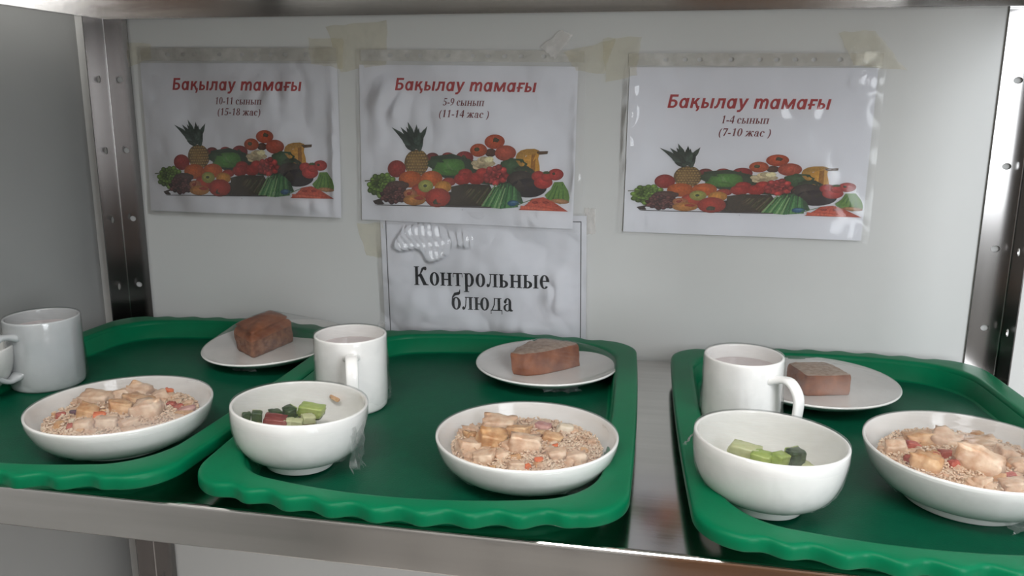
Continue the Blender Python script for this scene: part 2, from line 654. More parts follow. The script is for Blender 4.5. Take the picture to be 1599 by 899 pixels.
# ------------------------------------------------------------------ crockery and cling film
def rim_close(outer, th):
    """outer profile (bottom to rim) -> closed wall profile with a rounded rim."""
    inner = offset(outer, th)
    p, q = outer[-1], inner[-1]
    c = ((p[0] + q[0]) / 2, (p[1] + q[1]) / 2)
    rr = math.hypot(p[0] - q[0], p[1] - q[1]) / 2
    a0 = math.atan2(p[1] - c[1], p[0] - c[0])
    cap = [(c[0] + rr * math.cos(a0 + PI * i / 6), c[1] + rr * math.sin(a0 + PI * i / 6)) for i in range(1, 6)]
    return cap, inner


def crumple(rnd, c, du, dv, nu, nv, amp):
    V, F = [], []
    for i in range(nu):
        for j in range(nv):
            p = c + du * (i / (nu - 1) - .5) + dv * (j / (nv - 1))
            taper = 1 - 0.5 * j / (nv - 1)
            p = c + (p - c) * 1.0
            V.append(tuple(p + Vector((rnd.uniform(-1, 1), rnd.uniform(-1, 1), rnd.uniform(-.6, .6))) * amp * (.4 + j / nv)))
    for i in range(nu - 1):
        for j in range(nv - 1):
            F.append((i * nv + j, (i + 1) * nv + j, (i + 1) * nv + j + 1, i * nv + j + 1))
    return V, F


def film(parent, R, Z, obst, skirt, seed, mat=None, tails=(), sag=0.0, ragged=0.3, lift=0.0006):
    """taut film over a round dish: the upper hull of its rim and of what pokes above it, plus a wrinkled skirt down the outside."""
    rnd = random.Random(seed)
    bm = bmesh.new()
    for i in range(64):
        t = 2 * PI * i / 64
        bm.verts.new((R * 1.006 * math.cos(t), R * 1.006 * math.sin(t), Z + lift))
    for p in obst:
        bm.verts.new(p)
    bm.verts.new((0, 0, Z - .03))
    bmesh.ops.convex_hull(bm, input=bm.verts[:])
    tree = BVHTree.FromBMesh(bm)
    bm.free()
    n, rings = 96, 26
    V, F = [], []
    idx = []
    off = Vector((rnd.uniform(0, 50), rnd.uniform(0, 50), 0))
    V.append((0, 0, Z))
    h, _, _, _ = tree.ray_cast(Vector((0, 0, 1)), Vector((0, 0, -1)))
    V[0] = (0, 0, (h.z if h else Z) + .0004 - sag)
    for k in range(1, rings + 1):
        q = k / rings
        row = []
        for i in range(n):
            t = 2 * PI * i / n
            x, y = R * q * math.cos(t), R * q * math.sin(t)
            h, _, _, _ = tree.ray_cast(Vector((x, y, 1)), Vector((0, 0, -1)))
            z = h.z if h else Z + lift
            e = min(1.0, (1 - q) * 6)
            z += .0004 + e * 0.0006 * noise.noise(Vector((x * 60, y * 160, 0)) + off) - sag * (1 - q * q)
            row.append(len(V))
            V.append((x, y, z))
        idx.append(row)
    for i in range(n):
        F.append((0, idx[0][i], idx[0][(i + 1) % n]))
    for a, b in zip(idx, idx[1:]):
        for i in range(n):
            j = (i + 1) % n
            F.append((a[i], b[i], b[j], a[j]))
    # skirt: follows the outside profile given from rim downwards
    prev = idx[-1]
    ntail = 0
    m = len(skirt)
    for k, (r, z) in enumerate(skirt):
        row = []
        for i in range(n):
            t = 2 * PI * i / n
            f = (k + 1) / m
            nn = noise.noise(Vector((math.cos(t) * 5, math.sin(t) * 5, f * 1.5)) + off)
            n2 = noise.noise(Vector((math.cos(t) * 16, math.sin(t) * 16, f * 3)) + off)
            o = .0007 + f * (.0020 * max(0, nn) + .0032 * max(0, n2))
            zz = z + (ragged * .012 * nn * f if k == m - 1 else 0)
            row.append(len(V))
            V.append(((r + o) * math.cos(t), (r + o) * math.sin(t), zz))
        for i in range(n):
            j = (i + 1) % n
            F.append((prev[i], row[i], row[j], prev[j]))
        prev = row
    for (c, du, dv, amp) in tails:
        tv, tf = crumple(rnd, Vector(c), Vector(du), Vector(dv), 9, 8, amp)
        k = len(V)
        V += tv
        F += [tuple(i + k for i in q) for q in tf]
        ntail += len(tf)
    o = from_data('cling_film', V, F, [mat or FILM, TAIL, SKIRT], parent, smooth=True)
    ntop = n + n * (rings - 1)
    for p in o.data.polygons[ntop + n:]:
        p.material_index = 2
    for p in o.data.polygons[len(F) - ntail:]:
        p.material_index = 1
    return o


def tilt(o, a, b, rz=0.0):
    n = Vector((-a, -b, 1)).normalized()
    q = Vector((0, 0, 1)).rotation_difference(n)
    o.rotation_mode = 'QUATERNION'
    o.rotation_quaternion = q @ Matrix.Rotation(rz, 3, 'Z').to_quaternion()


def bowl(name, R, H, foot, z0, p1, loc, tl, th=0.0027):
    """body with its rim at height H above its base; foot ring as a part."""
    curve = bez((foot * 1.0, z0), p1, (R, H - th / 2), 22)
    cap, inner = rim_close(curve, th)
    prof = [(0, z0 + .0002), (foot * .97, z0)] + curve + cap + list(reversed(inner)) + [(foot * .5, z0 + th), (0, z0 + th)]
    V, F = lathe(prof)
    o = from_data(name, V, F, PORC, smooth=True)
    fp = [(foot - .0035, z0 + .0004), (foot - .0035, .0006), (foot - .0028, 0), (foot - .0008, 0), (foot, .0008), (foot + .0003, z0 * .6), (foot + .0014, z0 + .0006)]
    V, F = lathe(fp)
    from_data('foot_ring', V, F, PORC, o, smooth=True)
    o.location = loc
    tilt(o, *tl)
    sk = list(reversed(offset(curve, -0.0)))
    return o, sk


# ---- food pieces
def chunk(name, dims, mat, seed, rough=0.16, rnd_k=0.35, cuts=7):
    rnd = random.Random(seed)
    bm = bmesh.new()
    bmesh.ops.create_cube(bm, size=1.0)
    bmesh.ops.subdivide_edges(bm, edges=bm.edges[:], cuts=cuts, use_grid_fill=True)
    off = Vector((rnd.uniform(0, 90), rnd.uniform(0, 90), rnd.uniform(0, 90)))
    sk = [rnd.uniform(-.18, .18) for _ in range(4)]
    for v in bm.verts:
        p = v.co.copy()
        s = p.normalized() * 0.56
        p = p.lerp(s, rnd_k)
        p.x += sk[0] * p.z + sk[1] * p.y
        p.y += sk[2] * p.z
        p *= 1 + rough * noise.noise(v.co * 2.2 + off) + rough * .6 * noise.noise(v.co * 5 + off) + rough * .35 * noise.noise(v.co * 12 + off)
        v.co = Vector((p.x * dims[0], p.y * dims[1], p.z * dims[2]))
    return from_bm(name, bm, mat, smooth=True)


def place_food(o, bowl_o, x, y, z, rz, rx=0.0, ry=0.0):
    """position in millimetres relative to the centre of the dish, z relative to its base."""
    p = bowl_o.location + bowl_o.rotation_quaternion @ Vector((x / 1000, y / 1000, z))
    o.location = p
    o.rotation_euler = (rx, ry, rz)


def rice_mound(bowl_o, R, z_edge, z_top, seed, label, cx=0.0, cy=0.0, n_grain=2200, lumps=()):
    rnd = random.Random(seed)
    V, F = [], []
    n, rings = 48, 14
    off = Vector((rnd.uniform(0, 50), 0, 0))

    def hz(x, y):
        q = min(1.0, math.hypot(x, y) / R)
        z = z_edge + (z_top - z_edge) * (1 - q ** 2.2)
        z += (.0045 * noise.noise(Vector((x * 70, y * 70, 0)) + off) + .002 * noise.noise(Vector((x * 190, y * 190, 5)) + off)) * (1 - q ** 4)
        return z
    V.append((cx, cy, hz(0, 0)))
    rows = []
    for k in range(1, rings + 1):
        rows.append([])
        for i in range(n):
            t = 2 * PI * i / n
            x, y = R * k / rings * math.cos(t), R * k / rings * math.sin(t)
            rows[-1].append(len(V))
            V.append((cx + x, cy + y, hz(x, y)))
    for i in range(n):
        F.append((0, rows[0][i], rows[0][(i + 1) % n]))
    for a, b in zip(rows, rows[1:]):
        for i in range(n):
            F.append((a[i], b[i], b[(i + 1) % n], a[(i + 1) % n]))
    # grains
    for _ in range(n_grain):
        rr = R * math.sqrt(rnd.random()) * .99
        t = rnd.uniform(0, 2 * PI)
        x, y = rr * math.cos(t), rr * math.sin(t)
        c = Vector((cx + x, cy + y, hz(x, y) + rnd.uniform(.0002, .0022)))
        d = Vector((rnd.uniform(-1, 1), rnd.uniform(-1, 1), rnd.uniform(-.45, .45))).normalized()
        s = d.orthogonal().normalized()
        u = d.cross(s)
        L, w = rnd.uniform(.0019, .0027), rnd.uniform(.0009, .0012)
        k = len(V)
        V.append(tuple(c - d * L))
        for q in (-.55, 0, .55):
            for i in range(6):
                a = PI / 3 * i
                V.append(tuple(c + d * L * q + (s * math.cos(a) + u * math.sin(a)) * w * (1 - .35 * abs(q) / .55)))
        V.append(tuple(c + d * L))
        for i in range(6):
            j = (i + 1) % 6
            F.append((k, k + 1 + j, k + 1 + i))
            for r_ in (0, 1):
                F.append((k + 1 + 6 * r_ + i, k + 1 + 6 * r_ + j, k + 7 + 6 * r_ + j, k + 7 + 6 * r_ + i))
            F.append((k + 13 + i, k + 13 + j, k + 19))
    o = from_data('cooked_rice', V, F, RICE, smooth=True)
    o.location = bowl_o.location
    o.rotation_mode = 'QUATERNION'
    o.rotation_quaternion = bowl_o.rotation_quaternion
    tag(o, label, 'rice', kind='stuff')
    return o


CH, CY, CA, RB, PK, PU, DB, ON = 'chicken_chunk', CHICK_Y, 'carrot_piece', 'pepper_piece', 'onion_piece', None, None, None
# (name, material, category, x mm, y mm, width mm, height mm, turn, label)
RICE_BOWLS = [
    dict(R=.0865, H=.0403, loc=(-.5288, -.4077), tl=(.0113, -.0066), key='left',
         label='wide white bowl of rice and chicken on the left tray, under cling film', fog=True,
         pieces=[
             ('chicken_chunk', CHICK, -46, 24, 32, 15, .1, 'long chicken chunk at the back left of the left rice bowl'),
             ('chicken_chunk', CHICK, -29, 40, 17, 13, .4, 'small chicken chunk at the back of the left rice bowl'),
             ('chicken_chunk', CHICK, -14, 50, 23, 16, .2, 'rounded chicken chunk at the far back of the left rice bowl'),
             ('chicken_chunk', CHICK_Y, 3, 23, 27, 14, -.2, 'golden chicken chunk in the middle of the left rice bowl'),
             ('chicken_chunk', CHICK_Y, -1, 0, 21, 15, .5, 'tan chicken chunk right of the carrot cube in the left rice bowl'),
             ('chicken_chunk', CHICK, 29, -2, 26, 20, .3, 'big square chicken chunk right of centre in the left rice bowl'),
             ('chicken_chunk', CHICK_Y, -27, -13, 21, 13, .1, 'golden chicken chunk left of the carrot cube in the left rice bowl'),
             ('chicken_chunk', CHICK, 14, 44, 15, 13, .8, 'small chicken chunk beside the standing carrot in the left rice bowl'),
             ('chicken_chunk', CHICK, 10, -36, 19, 13, .2, 'chicken chunk at the very front of the left rice bowl'),
             ('chicken_chunk', CHICK, 31, -33, 16, 11, .9, 'chicken chunk at the front right of the left rice bowl'),
             ('chicken_chunk', CHICK, -9, -43, 16, 11, .3, 'chicken chunk at the front left of the left rice bowl'),
             ('carrot_piece', CARROT, -10, -20, 12, 10, .5, 'orange carrot cube in the middle of the left rice bowl'),
             ('carrot_piece', CARROT, 15, 57, 9, 13, .2, 'orange carrot piece standing at the back of the left rice bowl'),
             ('pepper_piece', REDBIT, -52, -22, 9, 8, .7, 'reddish bit at the left side of the left rice bowl'),
             ('pepper_piece', REDBIT, -21, -47, 7, 8, .2, 'small red bit at the front left of the left rice bowl'),
             ('pepper_piece', REDBIT, 38, 26, 8, 7, .2, 'small red bit on the right slope of the left rice bowl'),
             ('pepper_piece', REDBIT, 48, 22, 9, 6, .9, 'dark red bit near the right rim of the left rice bowl'),
             ('onion_piece', PINK, 60, 17, 16, 6, .3, 'flat pink piece at the right end of the left rice bowl'),
             ('onion_piece', PURPLE, -43, -13, 9, 6, .5, 'dark purple onion bit in the left rice bowl'),
             ('onion_piece', ONION, -27, -38, 5, 9, .4, 'white onion sliver at the front of the left rice bowl'),
         ]),
    dict(R=.0835, H=.0393, loc=(-.1212, -.3988), tl=(-.0008, -.0111), key='middle',
         label='wide white bowl of rice and chicken on the middle tray, under cling film', fog=False,
         pieces=[
             ('chicken_chunk', CHICK, -33, 32, 31, 16, .1, 'long pale chicken chunk at the back of the middle rice bowl'),
             ('chicken_chunk', CHICK_Y, -12, 17, 24, 12, -.2, 'browned chicken strip behind the big cube in the middle rice bowl'),
             ('chicken_chunk', CHICK_Y, -32, -7, 25, 18, .4, 'rounded golden chicken chunk left of the big cube in the middle rice bowl'),
             ('chicken_chunk', CHICK, 0, -14, 28, 18, .05, 'big pale chicken cube in the centre of the middle rice bowl'),
             ('chicken_chunk', CHICK, -49, -25, 20, 13, .5, 'pale chicken chunk at the left of the middle rice bowl'),
             ('chicken_chunk', CHICK, -31, -44, 20, 11, -.1, 'pale chicken chunk at the front left of the middle rice bowl'),
             ('chicken_chunk', CHICK_Y, 21, 10, 18, 11, .2, 'orange tinged chicken chunk right of the big cube in the middle rice bowl'),
             ('chicken_chunk', CHICK, 49, -27, 18, 11, .1, 'pale chicken chunk at the right front of the middle rice bowl'),
             ('chicken_chunk', CHICK, 0, -53, 14, 8, .3, 'small chicken chunk at the very front of the middle rice bowl'),
             ('chicken_chunk', CHICK, -16, -37, 13, 9, .6, 'small chicken chunk below the golden one in the middle rice bowl'),
             ('chicken_chunk', CHICK, 32, -24, 16, 10, .3, 'flat chicken chunk right of centre in the middle rice bowl'),
             ('onion_piece', PINK, 9, 39, 17, 8, -.3, 'pink onion piece at the back of the middle rice bowl'),
             ('onion_piece', ONION, 30, 36, 16, 13, .4, 'translucent onion piece at the back right of the middle rice bowl'),
             ('onion_piece', DARKB, 6, 5, 6, 9, .2, 'dark brown bit beside the big cube in the middle rice bowl'),
             ('onion_piece', DARKB, 13, 8, 5, 8, .8, 'second dark brown bit, farther right, in the middle rice bowl'),
             ('carrot_piece', CARROT, 18, -40, 8, 6, .4, 'orange carrot bit at the front right of the middle rice bowl'),
             ('carrot_piece', CARROT, 28, -7, 6, 5, .2, 'tiny orange bit on the right slope of the middle rice bowl'),
             ('carrot_piece', CARROT, 10, -53, 6, 5, .9, 'tiny orange bit by the front rim of the middle rice bowl'),
         ]),
    dict(R=.0857, H=.0471, loc=(.2593, -.3713), tl=(-.0174, .0027), key='right',
         label='wide white bowl of rice and chicken on the right tray, cut by the photo edge', fog=False,
         pieces=[
             ('chicken_chunk', CHICK, -58, 4, 19, 14, .2, 'chicken chunk at the far left of the right rice bowl'),
             ('chicken_chunk', CHICK_Y, -31, 29, 26, 13, .1, 'browned chicken chunk at the back left of the right rice bowl'),
             ('chicken_chunk', CHICK, -10, 27, 26, 15, -.2, 'pale chicken chunk at the back of the right rice bowl'),
             ('chicken_chunk', CHICK_Y, -40, -26, 23, 15, -.5, 'golden chicken chunk at the front left of the right rice bowl'),
             ('chicken_chunk', CHICK, 1, -22, 37, 22, -.5, 'large pale chicken slab in the centre of the right rice bowl'),
             ('chicken_chunk', CHICK, 18, 30, 26, 11, .1, 'flat chicken chunk at the back right of the right rice bowl'),
             ('chicken_chunk', CHICK, 31, 6, 19, 14, .4, 'greyish chicken chunk right of the slab in the right rice bowl'),
             ('chicken_chunk', CHICK, 36, -15, 18, 14, .2, 'chicken chunk beside the right hand carrot in the right rice bowl'),
             ('chicken_chunk', CHICK, -7, -53, 13, 10, .6, 'small chicken chunk under the slab in the right rice bowl'),
             ('chicken_chunk', CHICK, 18, -53, 20, 12, .1, 'chicken chunk at the front rim of the right rice bowl'),
             ('chicken_chunk', CHICK, 55, 2, 20, 13, .3, 'chicken chunk at the right end of the right rice bowl'),
             ('chicken_chunk', CHICK, 43, -35, 19, 13, .7, 'chicken chunk at the right front of the right rice bowl'),
             ('carrot_piece', REDBIT, -42, 12, 13, 10, .2, 'orange red carrot piece at the back left of the right rice bowl'),
             ('carrot_piece', REDBIT, -17, -1, 16, 8, .1, 'long carrot piece behind the slab in the right rice bowl'),
             ('carrot_piece', REDBIT, -19, -23, 11, 10, .5, 'carrot cube touching the left side of the slab in the right rice bowl'),
             ('carrot_piece', REDBIT, -28, -5, 7, 7, .3, 'small red bit left of the long carrot in the right rice bowl'),
             ('carrot_piece', REDBIT, -53, -17, 7, 8, .8, 'small red bit near the left rim of the right rice bowl'),
             ('carrot_piece', REDBIT, 20, -38, 9, 11, .2, 'carrot cube touching the right side of the slab in the right rice bowl'),
         ]),
]

for bi, d in enumerate(RICE_BOWLS):
    R, H = d['R'], d['H']
    f = R * .58
    bo, sk = bowl('rice_bowl', R, H, f, .0080 if bi == 2 else .0050, (R * (.88 if bi == 2 else .93), .0085 if bi == 2 else .0060), (d['loc'][0], d['loc'][1], ZF + .0004), d['tl'])
    tag(bo, d['label'], 'bowl', 'wide bowls of rice')
    rice_mound(bo, R * .83, H - .013, H - .0085, 11 + bi, 'cooked rice under the chicken in the %s bowl' % d['key'])
    obst = []
    for pi, (nm, mt, x, y, w, h, rz, lab) in enumerate(d['pieces']):
        big = nm == 'chicken_chunk'
        wd, ht = w / 1000, max(h / 1000 * .95, .005)
        dp = min(wd * .8, .020) if big else wd * .7
        q = math.hypot(x, y) / (R * 1000)
        zc = H - .0075 - .003 * q - (0.0015 if big else -.0005)
        if big:
            ht *= 1.15
            zc += ht * .16
        if big and w > 30 and d['key'] == 'right':
            zc += .002
        o = chunk(nm, (wd, dp, ht), mt, 100 * bi + pi, .2 if big else .15, .30 if big else .45)
        place_food(o, bo, x, y, zc, rz, rx=random.Random(pi).uniform(-.25, .25), ry=random.Random(pi + 50).uniform(-.25, .25))
        tag(o, lab, 'chicken' if big else {'carrot_piece': 'carrot', 'pepper_piece': 'pepper', 'onion_piece': 'onion'}[nm], 'food pieces in the %s rice bowl' % d['key'])
        obst.append((x / 1000, y / 1000, zc + ht * .52))
        if big:
            for (ax, ay) in ((1, 1), (1, -1), (-1, 1), (-1, -1)):
                obst.append((x / 1000 + ax * wd * .36, y / 1000 + ay * dp * .36, zc + ht * .46))
    rs = random.Random(60 + bi)
    for k in range(48):      # small scraps between the named pieces
        t, q = rs.uniform(0, 2 * PI), R * .80 * math.sqrt(rs.uniform(.02, 1))
        sz = rs.uniform(.006, .014)
        o = chunk('chicken_scrap', (sz, sz * rs.uniform(.6, .9), sz * .7), CHICK if k % 3 else CHICK_Y, 300 + 50 * bi + k, .3, .35, 4)
        place_food(o, bo, 1000 * q * math.cos(t), 1000 * q * math.sin(t), H - .0085 - .0035 * q / R, rs.uniform(0, 3), rs.uniform(-.4, .4), 0)
        tag(o, 'small chicken scrap mixed into the rice of the %s bowl' % d['key'], 'chicken', 'chicken scraps in the %s rice bowl' % d['key'])
    tails = {0: [((-R * .99, -.012, H - .004), (0, .02, 0), (-.004, 0, -.012), .0018)],
             1: [((R * .80, R * .50, H - .003), (-.012, .03, 0), (.006, .004, -.010), .0020), 
                 ((R * .60, -R * .36, .012), (.03, .02, 0), (.006, -.004, -.008), .0020)],
             2: [((.030, -R * .55, .007), (.03, .01, 0), (.004, -.008, -.005), .0020)]}[bi]
    film(bo, R, H, obst, sk[2:16], 5 + bi, FILM_FOG if d['fog'] else FILM, tails)

# ---- salad bowls
SALADS = [
    dict(R=.0625, loc=(-.3335, -.4232), tl=(-.0391, -.0265), H=.0598, key='middle',
         label='small footed white bowl with cucumber salad at the front left of the middle tray',
         pieces=[
             ('cucumber_piece', CUC, SKIN, -2, 29, 25, 12, .05, -.019, 'large light green cucumber slice in the middle salad bowl'),
             ('cucumber_piece', SKIN, CUC_P, -43, -1, 10, 10, .3, -.019, 'dark skinned cucumber piece at the left of the middle salad bowl'),
             ('cucumber_piece', SKIN, CUC_P, -52, -5, 8, 9, .9, -.020, 'dark cucumber end at the far left of the middle salad bowl'),
             ('cucumber_piece', SKIN, CUC_P, -31, 12, 10, 7, .8, -.019, 'thin dark cucumber sliver in the middle salad bowl'),
             ('cucumber_piece', SKIN, CUC, -18, 16, 13, 10, -.6, -.018, 'dark green cucumber wedge behind the tomato in the middle salad bowl'),
             ('tomato_piece', TOM, TOM, -23, -3, 22, 9, .1, -.021, 'dark red tomato piece in the middle salad bowl'),
             ('cucumber_piece', CUC_P, SKIN, -11, -1, 10, 7, .5, -.021, 'pale cucumber cube right of the tomato in the middle salad bowl'),
             ('cucumber_piece', CUC_P, CUC, -3, 0, 10, 7, .2, -.021, 'pale cucumber cube left of the brownish one in the middle salad bowl'),
             ('cucumber_piece', CUC_P, DARKB, 3, 10, 12, 8, .7, -.020, 'brownish cucumber cube before the large slice in the middle salad bowl'),
         ]),
    dict(R=.0632, loc=(.0873, -.4215), tl=(-.0377, -.0262), H=.0613, key='right',
         label='small footed white bowl with cucumber at the front left of the right tray',
         pieces=[
             ('cucumber_piece', CUC_P, CUC, -18, 15, 26, 13, -.3, -.022, 'pale cucumber slice at the left of the right salad bowl'),
             ('cucumber_piece', CUC, CUC_P, -4, 5, 17, 9, -.3, -.022, 'yellowish cucumber piece in the middle of the right salad bowl'),
             ('cucumber_piece', CUC, SKIN, 10, 4, 14, 12, .8, -.022, 'green cucumber wedge in the right salad bowl'),
             ('cucumber_piece', SKIN, CUC, 23, 12, 17, 14, .7, -.021, 'dark skinned cucumber wedge at the right of the right salad bowl'),
         ]),
    dict(R=.0625, loc=(-.792, -.338), tl=(0, 0), H=.0598, key='left', label='small white bowl cut off by the left edge, in front of the leftmost mug', pieces=[]),
]
for bi, d in enumerate(SALADS):
    R, H = d['R'], d['H']
    f = R * .50
    bo, sk = bowl('salad_bowl', R, H, f, .0085, (R * .985, .0095), (d['loc'][0], d['loc'][1], ZF + .0004 + (.0022 if d['tl'][0] else 0)), d['tl'], .0030)
    tag(bo, d['label'], 'bowl', 'small footed salad bowls')
    for pi, (nm, m1, m2, x, y, w, h, rz, dz, lab) in enumerate(d['pieces']):
        wd, ht = w / 1000, h / 1000 * 1.05
        dp = min(.013, wd * .8)
        o = chunk(nm, (wd, dp, ht), [m1, m2], 700 + 20 * bi + pi, .10, .22)
        for p in o.data.polygons:      # the skin side of the piece
            if p.center.z < -ht * .34 or p.center.y > dp * .40:
                p.material_index = 1
        place_food(o, bo, x, y, H + dz, rz, .15, .1)
        tag(o, lab, 'tomato' if nm == 'tomato_piece' else 'cucumber', 'salad pieces in the %s bowl' % d['key'])
    # leaves and cubes lying deeper, which carry the ones on top
    rnd = random.Random(40 + bi)
    if d['pieces']:
        for k in range(10):
            t, rr = k * 2.4, (.018 if k % 2 else .034)
            o = chunk('cucumber_piece', (.016, .013, .014), [CUC_P, SKIN], 900 + 20 * bi + k, .1, .25, 3)
            for p in o.data.polygons:
                if p.center.z < -.0045:
                    p.material_index = 1
            place_food(o, bo, 1000 * rr * math.cos(t), 1000 * rr * math.sin(t), H - (.034 if k % 2 else .033) , rnd.uniform(0, 3), rnd.uniform(-.4, .4), 0)
            tag(o, 'cucumber cube buried under the top pieces of the %s salad bowl' % d['key'], 'cucumber', 'buried salad cubes in the %s bowl' % d['key'])
    if bi == 0:   # food smear on the inside wall
        sm = chunk('food_smear', (.012, .002, .004), CHICK_Y, 77, .3, .4, 3)
        place_food(sm, bo, 12, 53, H - .013, -.35, -.2, .2)
        tag(sm, 'small tan food scrap stuck inside the back wall of the middle salad bowl', 'food scrap')
    tails = [[((R * .97, -.010, H * .80), (.004, .022, 0), (.002, -.003, -.040), .0026)], [((-R * .98, .006, H - .006), (.004, .014, 0), (-.006, 0, -.010), .0015)], []][bi]
    film(bo, R, H, [], sk[2:16], 31 + bi, FILM, tails)


# ---- mugs
def mug(R, loc, az, label, seed, speck=None, glaze=PORC):
    H, th = .0838, .0032
    outer = [(R * .90, 0), (R * .93, .0003), (R * .975, .003), (R * .99, .008), (R, .02), (R, .05), (R, H - th / 2)]
    cap, inner = rim_close(outer[2:], th)
    prof = [(0, .003), (R * .84, .003), (R * .86, .0004)] + outer + cap + list(reversed(inner)) + [(R * .6, .007), (0, .007)]
    V, F = lathe(prof)
    o = from_data('mug', V, F, glaze, smooth=True)
    o.location = loc
    o.rotation_mode = 'QUATERNION'
    tag(o, label, 'mug', 'white mugs')
    # handle: a flat strap swept along a D shaped path
    path = []
    A, B = (R - .002, .067), (R - .002, .022)
    ctrl = [A, (R + .017, .071), (R + .0285, .060), (R + .030, .045), (R + .026, .028), (R + .012, .019), B]
    n = 28
    for i in range(n + 1):
        t = i / n * (len(ctrl) - 1)
        k = min(int(t), len(ctrl) - 2)
        u = t - k
        P = [ctrl[max(0, k - 1)], ctrl[k], ctrl[k + 1], ctrl[min(len(ctrl) - 1, k + 2)]]
        path.append(tuple(.5 * (2 * P[1][a] + (P[2][a] - P[0][a]) * u + (2 * P[0][a] - 5 * P[1][a] + 4 * P[2][a] - P[3][a]) * u * u + (3 * P[1][a] - P[0][a] - 3 * P[2][a] + P[3][a]) * u ** 3) for a in (0, 1)))
    V, F = [], []
    m = 16
    for i, p in enumerate(path):
        a, b = path[max(0, i - 1)], path[min(n, i + 1)]
        tx, tz = b[0] - a[0], b[1] - a[1]
        l = math.hypot(tx, tz)
        nx, nz = -tz / l, tx / l
        fl = 1 + .5 * max(0, 1 - i / 3) + .5 * max(0, 1 - (n - i) / 3)
        for j in range(m):
            t = 2 * PI * j / m
            cu, cv = math.cos(t), math.sin(t)
            sq = lambda v: math.copysign(abs(v) ** .7, v)
            V.append((p[0] + nx * .0033 * fl * sq(cu), .0066 * fl * sq(cv), p[1] + nz * .0033 * fl * sq(cu)))
    for i in range(n):
        for j in range(m):
            k = (j + 1) % m
            F.append((i * m + j, (i + 1) * m + j, (i + 1) * m + k, i * m + k))
    ca, sa = math.cos(az), math.sin(az)
    V = [(x * ca - y * sa, x * sa + y * ca, z) for (x, y, z) in V]
    from_data('handle', V, F, glaze, o, smooth=True)
    # drink
    zd = H - .014
    V, F = lathe([(0, .0072), (R - th - .0004, .012), (R - th - .0004, zd), (R - th - .002, zd - .0004), (0, zd - .0004)], 64)
    dr = from_data('drink', V, F, DRINK, smooth=False)
    dr.location = loc
    tag(dr, 'pale drink inside the %s' % label.split(',')[0].lower(), 'drink', 'drinks in the mugs')
    fo = film(o, R, H, [], [(R, H - .002), (R, H - .010), (R, H - .022), (R + .0004, H - .036), (R + .0008, .034), (R + .001, .018), (R + .0012, .010)], seed, FILM,
              [((R * .9 * math.cos(az + 2.0), R * .9 * math.sin(az + 2.0), H + .001), (.006, .006, 0), (.003, .002, .006), .0015)] if speck == 2 else [], sag=.0015, ragged=.6)
    if speck:
        V, F = lathe([(0, 0), (.0026, .0002), (.0022, .0007), (0, .0009)], 16)
        s = from_data('tea_leaf', [(x * 1.5, y * .8, z) for x, y, z in V], F, SPECK, smooth=True)
        s.location = (loc[0] + .011, loc[1] + .006, loc[2] + zd)
        tag(s, 'dark speck floating in the %s' % label.split(',')[0].lower(), 'speck')
    return o


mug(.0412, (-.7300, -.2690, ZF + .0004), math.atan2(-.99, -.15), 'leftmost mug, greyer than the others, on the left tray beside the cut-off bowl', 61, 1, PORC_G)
mug(.0396, (-.3440, -.2638, ZF + .0004), math.atan2(-.92, .38), 'white mug with its handle facing the camera, on the middle tray', 62, 2)
mug(.0398, (.0790, -.2541, ZF + .0004), math.atan2(-.71, .70), 'white mug with its handle to the right, behind the right salad bowl', 63, 0)


# ---- bread plates
def plate(R, loc, tl, label, Hh=.0185):
    f = R * .56
    outer = [(f, .002)] + bez((f + .002, .0024), (R * .80, .0055), (R, Hh - .0013), 18)
    cap, inner = rim_close(outer, .0026)
    prof = [(0, .0016), (f - .004, .0016), (f - .003, 0), (f - .0008, 0)] + outer + cap + list(reversed(inner)) + [(f - .006, .0042), (0, .0042)]
    V, F = lathe(prof)
    o = from_data('plate', V, F, PORC, smooth=True)
    o.location = loc
    tilt(o, *tl)
    tag(o, label, 'plate', 'white bread plates')
    return o, list(reversed(outer))


